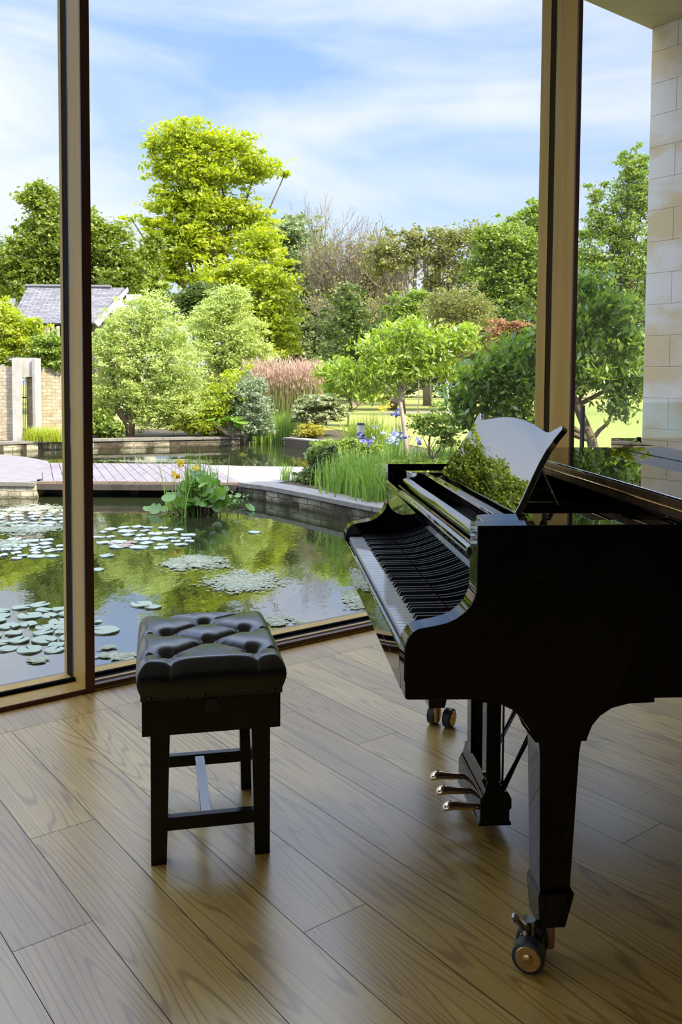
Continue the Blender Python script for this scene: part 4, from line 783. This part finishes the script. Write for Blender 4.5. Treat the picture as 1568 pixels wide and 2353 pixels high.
# gunnera-like big leaves on the far bank
gn = tag(empty('gunnera', (*atz(535, 1005, ZG)[:2], ZG)), 'clump of large jagged leaves above the far pond wall', 'plant')
m_ = MB(); mt = MB()
def bigleaf(mb, c, r, tilt, az, lobes=9, jag=.22, cup=.25):
    vs = [np.zeros(3)]; nn = 26
    for k in range(nn):
        a = 2*math.pi*k/nn; rr = r*(1+jag*math.sin(a*lobes)); notch = 1-.45*math.exp(-((a-math.pi)/.25)**2); rr *= notch; vs.append(np.array([rr*math.cos(a), rr*math.sin(a), cup*r]))
    ct, s_ = math.cos(tilt), math.sin(tilt); ca, sa = math.cos(az), math.sin(az); out = []
    for v in vs:
        x, y, z = v; x, z = x*ct+z*s_, -x*s_+z*ct; out.append((c[0]+x*ca-y*sa, c[1]+x*sa+y*ca, c[2]+z))
    mb.add(out, [(0, 1+k, 1+(k+1) % nn) for k in range(nn)])
for k in range(16):
    a = rng.uniform(0, 6.28); d = rng.uniform(.05, .38); c = (d*math.cos(a)*1.5, d*math.sin(a), rng.uniform(.18, .48)); bigleaf(m_, c, rng.uniform(.10, .17), rng.uniform(.1, .8), a, 7); mt.tube([(0, 0, 0), (c[0]*.6, c[1]*.6, c[2]*.6), c], .008, 4)
m_.build('leaves', M['lf_marsh'], gn); mt.build('stalks', M['willowbark'], gn)
# marsh plant clump in the pond
mp_ = np.array([*atz(455, 1180, ZW)[:2], ZW]); mr = tag(empty('marsh_plant', mp_), 'round-leaved marsh plant clump standing in the pond before the boardwalk', 'plant')
m_ = MB(); mt = MB()
for k in range(120):
    x = rng.normal()*.22+.02; y = rng.normal()*.13; zt = max(.04, (.52-abs(x-.03)*.85)*rng.uniform(.25, 1.05)); r_ = rng.uniform(.045, .095)
    bigleaf(m_, (x, y, zt), r_, rng.uniform(.3, 1.35), rng.uniform(-2.6, -.5), 0, 0, .22); mt.tube([(x*.5, y*.5, -.05), (x*.8, y*.8, zt*.5), (x, y, zt)], .006, 4)
m_.build('leaves', M['lf_marsh'], mr, smooth=True); mt.build('stalks', M['redbrown'], mr)
blades(110, 0, 0, 0, 0, .86, .02, .2, M['lf_blade'], 'sword_leaves', mr, .5, 4, clumped=(-.05, 0, .15))
for x, z in ((-.20, .62), (-.27, .47), (-.02, .56)):
    V, Fq = leafmesh(np.tile([x, -.05, z], (16, 1))+rng.normal(size=(16, 3))*.022, .06, .7, .2); link('flower', npmesh(V, Fq), M['petal_yellow'], mr)
sm = tag(empty('marsh_plant', (*atz(548, 1165, ZW)[:2], ZW)), 'small low marsh plant beside the right end of the boardwalk', 'plant'); m_ = MB(); mt = MB()
for k in range(22):
    x = rng.normal()*.10; y = rng.normal()*.07; z = rng.uniform(.02, .2); bigleaf(m_, (x, y, z), rng.uniform(.02, .04), rng.uniform(.1, .9), rng.uniform(-3, 0), 0, 0, .2); mt.tube([(x*.4, y*.4, -.03), (x, y, z)], .003, 4)
m_.build('leaves', M['lf_marsh'], sm); mt.build('stalks', M['lf_blade'], sm)
# lily pads
def padmesh():
    mb = MB(); nn = 22; vs = [(0, 0, .0)]
    for k in range(nn+1):
        a = .16+(2*math.pi-.32)*k/nn; vs.append((math.cos(a), math.sin(a), .012+.01*math.sin(3*a)))
    lo = [(v[0], v[1], v[2]-.03) for v in vs]; n = len(vs)
    mb.add(vs+lo, [(0, k, k+1) for k in range(1, n-1)]+[(n, n+k+1, n+k) for k in range(1, n-1)]+[(k, n+k, n+k+1, k+1) for k in range(1, n-1)])
    return mb
pad0 = padmesh().build('lily_pad', M['pad']); padused = [False]
PADM = [M['pad'], leafmat('pad_sheen', (.40, .44, .33), (.49, .52, .43), (.58, .58, .50), trans=.05, rough=.25), leafmat('pad_brown', (.30, .20, .13), (.38, .28, .20), trans=.05)]  # the pale pads carry more sky sheen painted into their colour
ORD = ['first', 'second', 'third', 'fourth', 'fifth', 'sixth', 'seventh', 'eighth', 'ninth', 'tenth', 'eleventh', 'twelfth']
def pads(pts, group, where, kind_='lily pad', mat_=None):
    pts = sorted(pts, key=lambda p: -p[1]); rl = 7 if len(pts) > 8 else len(pts); rows = [pts[i:i+rl] for i in range(0, len(pts), rl)]
    for ri, row in enumerate(rows):
        row = sorted(row)
        for ci, (x, y, wpx) in enumerate(row):
            c = atz(x, y, ZW); D = c[1]; r = wpx*D/4000
            o = pad0 if not padused[0] else pad0.copy()
            if padused[0]: C.objects.link(o)
            padused[0] = True
            if mat_ is not None: o.material_slots[0].link = 'OBJECT'; o.material_slots[0].material = mat_
            pos = (ORD[ci]+' from left') if ci else 'leftmost'
            lab = '%s %s, %s%s' % (kind_, where, ('' if len(rows) == 1 else 'front row, ' if ri == 0 else ORD[ri]+' row, '), pos)
            o.location = (c[0], c[1], ZW+.004+rng.random()*.004); o.scale = (r, r*rng.uniform(.85, 1.), .3); o.rotation_euler = (rng.normal()*.015, rng.normal()*.015, rng.uniform(0, 6.28)); tag(o, lab, 'lily pad', group)
def scatter(cx, cy, rx, ry, n, w0, w1, r):
    out = []; tries = 0
    while len(out) < n and tries < 6000:
        tries += 1
        x = cx+rx*r.uniform(-1, 1); y = cy+ry*r.uniform(-1, 1)
        if ((x-cx)/rx)**2+((y-cy)/ry)**2 > 1: continue
        w_ = r.uniform(w0, w1)
        if all(abs(x-q[0]) > (w_+q[2])*.44 or abs(y-q[1]) > (w_+q[2])*.11 for q in out): out.append((x, y, w_))
    return out
R5 = random.Random(5)
pads(scatter(75, 1445, 110, 56, 46, 40, 70, R5), 'lily pads left of the window post', 'in the near raft', 'grey-green lily pad')
pads([(325, 1390, 54), (352, 1396, 40), (242, 1450, 66), (222, 1430, 24)], 'loose lily pads by the bench', 'floating loose left of the bench seat', 'large lily pad')
pads(scatter(330, 1236, 112, 26, 30, 22, 44, R5), 'lily pads in mid pond', 'in the mid-pond group', 'pale lily pad', PADM[1])
pads([(290, 1255, 40), (262, 1250, 30), (300, 1247, 34)], 'brownish lily pads in mid pond', 'in the mid-pond group', 'brownish lily pad', PADM[2])
pads(scatter(70, 1190, 90, 22, 28, 20, 38, R5), 'farthest lily pads at left', 'in the farthest left drift', 'small lily pad', PADM[1])
pads(scatter(60, 1262, 90, 24, 28, 24, 44, R5), 'middle lily pads at left', 'in the middle left drift', 'pale lily pad', PADM[1])
pads([(585, 1224, 30), (245, 1278, 34), (226, 1310, 28)], 'scattered single lily pads', 'alone on open water', 'small lily pad')
# algae mats: uncountable flecks
def algae(lst, label):
    Cs = []
    for (x, y, rx, ry, n) in lst:
        c = atz(x, y, ZW); px_ = c[1]/2000; k = atz(x, y+ry, ZW); dy_ = abs(k[1]-c[1])
        nk = max(3, n//60); kc = rng.normal(size=(nk, 2))*.42; g = kc[rng.integers(0, nk, n)]+rng.normal(size=(n, 2))*rng.uniform(.04, .22, (n, 1))*[1, 1.3]
        Cs.append(np.stack([c[0]+g[:, 0]*rx*px_, c[1]+g[:, 1]*dy_, np.full(len(g), ZW+.006)+rng.random(len(g))*.004], 1))
    P = np.concatenate(Cs); n = len(P); a = rng.uniform(0, 6.28, n); s = rng.uniform(.006, .022, n); V = np.stack([P+np.stack([np.cos(a+j*math.pi/2)*s, np.sin(a+j*math.pi/2)*s*.7, np.zeros(n)], 1) for j in range(4)], 1).reshape(-1, 3)
    tag(link('algae_mat', npmesh(V, np.arange(4*n).reshape(n, 4)), M['algae']), label, 'algae', kind='stuff')
algae([(450, 1290, 75, 14, 2600), (405, 1300, 50, 8, 900)], 'pale algae mat on the pond above the bench seat')
algae([(560, 1338, 85, 26, 4200)], 'larger algae mat between bench and piano')
algae([(835, 1390, 50, 30, 900), (640, 1425, 40, 12, 500)], 'thin algae beside the piano keyboard')
algae([(75, 1170, 100, 12, 2400), (60, 1215, 100, 14, 2600), (30, 1250, 70, 12, 1200)], 'whitish algae drift at the far left of the pond')
algae([(85, 1520, 34, 8, 260), (270, 1510, 60, 12, 700), (248, 1490, 26, 5, 200), (120, 1560, 50, 10, 140)], 'scraps of algae near the window sill')
algae([(370, 1060, 160, 5, 1800)], 'algae along the far side of the boardwalk')
# ================================================================== HOUSE, GARDEN WALL, BOLLARD
hb = atd(150, 900, 34); hb[2] = ZG; house = tag(empty('house', hb), 'low house with weathered slate roof behind the left window post', 'house'); hinv = Matrix.LocRotScale(house.location, None, None).inverted()
def hp(o): o.parent = house; o.matrix_parent_inverse = hinv; return o
e0 = atd(20, 742, 33.4); e1 = atd(216, 741, 33.0); r1 = atd(286, 661, 36.5); r0 = atd(64, 659, 36.9)
def quadslab(pts, th, m, name, uvs=None):
    P = [np.array(p) for p in pts]; nn = np.cross(P[1]-P[0], P[3]-P[0]); nn /= np.linalg.norm(nn); Q = [p-nn*th for p in P]
    me = bpy.data.meshes.new(name); me.from_pydata([tuple(p) for p in P+Q], [], [(0, 1, 2, 3), (7, 6, 5, 4), (0, 4, 5, 1), (1, 5, 6, 2), (2, 6, 7, 3), (3, 7, 4, 0)]); me.update()
    uv = me.uv_layers.new(); L = np.linalg.norm(P[1]-P[0]); Hh = np.linalg.norm(P[3]-P[0])
    for i, c in enumerate([(0, 0), (L, 0), (L, Hh), (0, Hh)]): uv.data[i].uv = c
    return link(name, me, m)
hp(quadslab([e0, e1, r1, r0], .08, M['slate'], 'roof_slope'))
b1 = e1+np.array([2.6, 1.2, 0]); hp(quadslab([e1, e1+(r1-e1)*1.0+np.array([.1, 0, 0]), r1+np.array([.12, .1, -.16]), e1+np.array([.12, .1, -.16])], .05, M['white'], 'bargeboard'))
hp(MB().tube([r0+[-.1, 0, .03], r1+[-.55, 0, .03]], .09, 6).build('ridge_cap', M['slate']))
l0 = atd(-60, 712, 33.4); l1_ = atd(32, 706, 33.4); l2 = atd(36, 686, 35.5); l3 = atd(-60, 686, 35.5)
hp(quadslab([l0, l1_, l2, l3], .08, M['slate'], 'lower_roof'))
hp(MB().add([tuple(e0+[.5, .5, -.1]), tuple(e1+[-.2, .5, -.1]), tuple(np.array([*(e1+[-.2, .5, 0])[:2], ZG])), tuple(np.array([*(e0+[.5, .5, 0])[:2], ZG]))]+[tuple(q) for q in (r0+[.3, 0, -.3], r1+[-.5, 0, -.3], np.array([*(r1+[-.5, 0, 0])[:2], ZG]), np.array([*(r0+[.3, 0, 0])[:2], ZG]))],
   [(0, 1, 2, 3), (4, 7, 6, 5), (1, 5, 6, 2), (0, 3, 7, 4)]).build('wall', M['timber']))
for x in (105, 112, 122, 134): 
    p = atd(x, 800, 32.6); hp(MB().cyl((p[0], p[1], ZG), (p[0], p[1], e0[2]-.15), .06, 8).build('porch_post', M['palebark']))
c0 = atd(290, 676, 37.5); c1 = atd(322, 692, 37.5); hp(MB().box(c0[0], c1[0], c0[1], c0[1]+.3, c1[2], c0[2]).build('clerestory', M['white']))
cw = MB().box(c0[0]-1.4, c1[0], c0[1]+.1, c0[1]+3, ZG, c1[2]).build('wing', M['wallpaint']); hp(cw)
# garden wall with gate
def gw(name, x0, x1, ytop, D0, D1, th, m, ybot=1010):
    a = atd(x0, ytop, D0); b = atd(x1, ytop, D1); zt = max(a[2], b[2]); d = (b-a)[:2]; L = np.linalg.norm(d); d = d/L; nr = np.array([-d[1], d[0]])*th
    return MB().prism([tuple(a[:2]), tuple(b[:2]), tuple(b[:2]+nr), tuple(a[:2]+nr)], ZG-.3, zt, lambda p, q, t: (p, q, t)).build(name, m)
g1 = atd(27, 900, 19.9); gate = tag(empty('garden_wall', (g1[0], g1[1], ZG)), 'stone garden wall with pale gateway behind the left pane', 'wall'); ginv = Matrix.LocRotScale(gate.location, None, None).inverted()
def gp(o): o.parent = gate; o.matrix_parent_inverse = ginv; return o
gp(gw('wall_section', -160, 27, 842, 19.9, 19.9, .4, M['gardenwall'])); gp(gw('gate_pillar', 27, 46, 822, 19.75, 19.75, .10, M['pale']))
gp(gw('wall_section', 94, 200, 845, 20.3, 20.8, .4, M['gardenwall'])); gp(gw('gate_pillar', 80, 94, 824, 19.9, 20.1, .08, M['pale']))
gp(gw('gate_reveal', 62, 80, 868, 20.25, 20.0, .1, M['gardenwall']))
a = atd(45, 822, 20.0); b = atd(80, 866, 20.0); gp(MB().box(a[0], b[0], a[1], a[1]+.3, b[2], a[2]).build('lintel', M['pale']))
gt_ = tag(empty('garden_gate', (*atd(54, 900, 20.0)[:2], ZG)), 'dark barred metal gate in the pale gateway', 'gate')
for k in range(5): MB().cyl((-.075+k*.038, 0, .02), (-.075+k*.038, 0, 1.33), .008, 6).build('gate_bar', M['dark_post'], gt_)
MB().box(-.085, .085, -.01, .01, .05, .08).box(-.085, .085, -.01, .01, .95, .98).build('gate_rail', M['dark_post'], gt_)
MB().box(-.08, .28, .42, .46, 0, 1.5).build('gate_backing', M['timber'], gt_)
# bollard light
bp_ = atz(829, 1046, ZG); bl_ = tag(empty('bollard_light', (bp_[0], bp_[1], ZG)), 'short grey bollard light with white band among the irises', 'bollard light'); br_ = 9*bp_[1]/2000
zt_ = atd(829, 972, bp_[1])[2]-ZG
MB().cyl((0, 0, -.02), (0, 0, zt_-.20), br_, 24).build('post', M['bollard'], bl_, auto=True); MB().cyl((0, 0, zt_-.20), (0, 0, zt_-.04), br_*.96, 24).build('lamp_band', M['white'], bl_, auto=True); MB().cyl((0, 0, zt_-.04), (0, 0, zt_), br_, 24).build('cap', M['bollard'], bl_, auto=True)
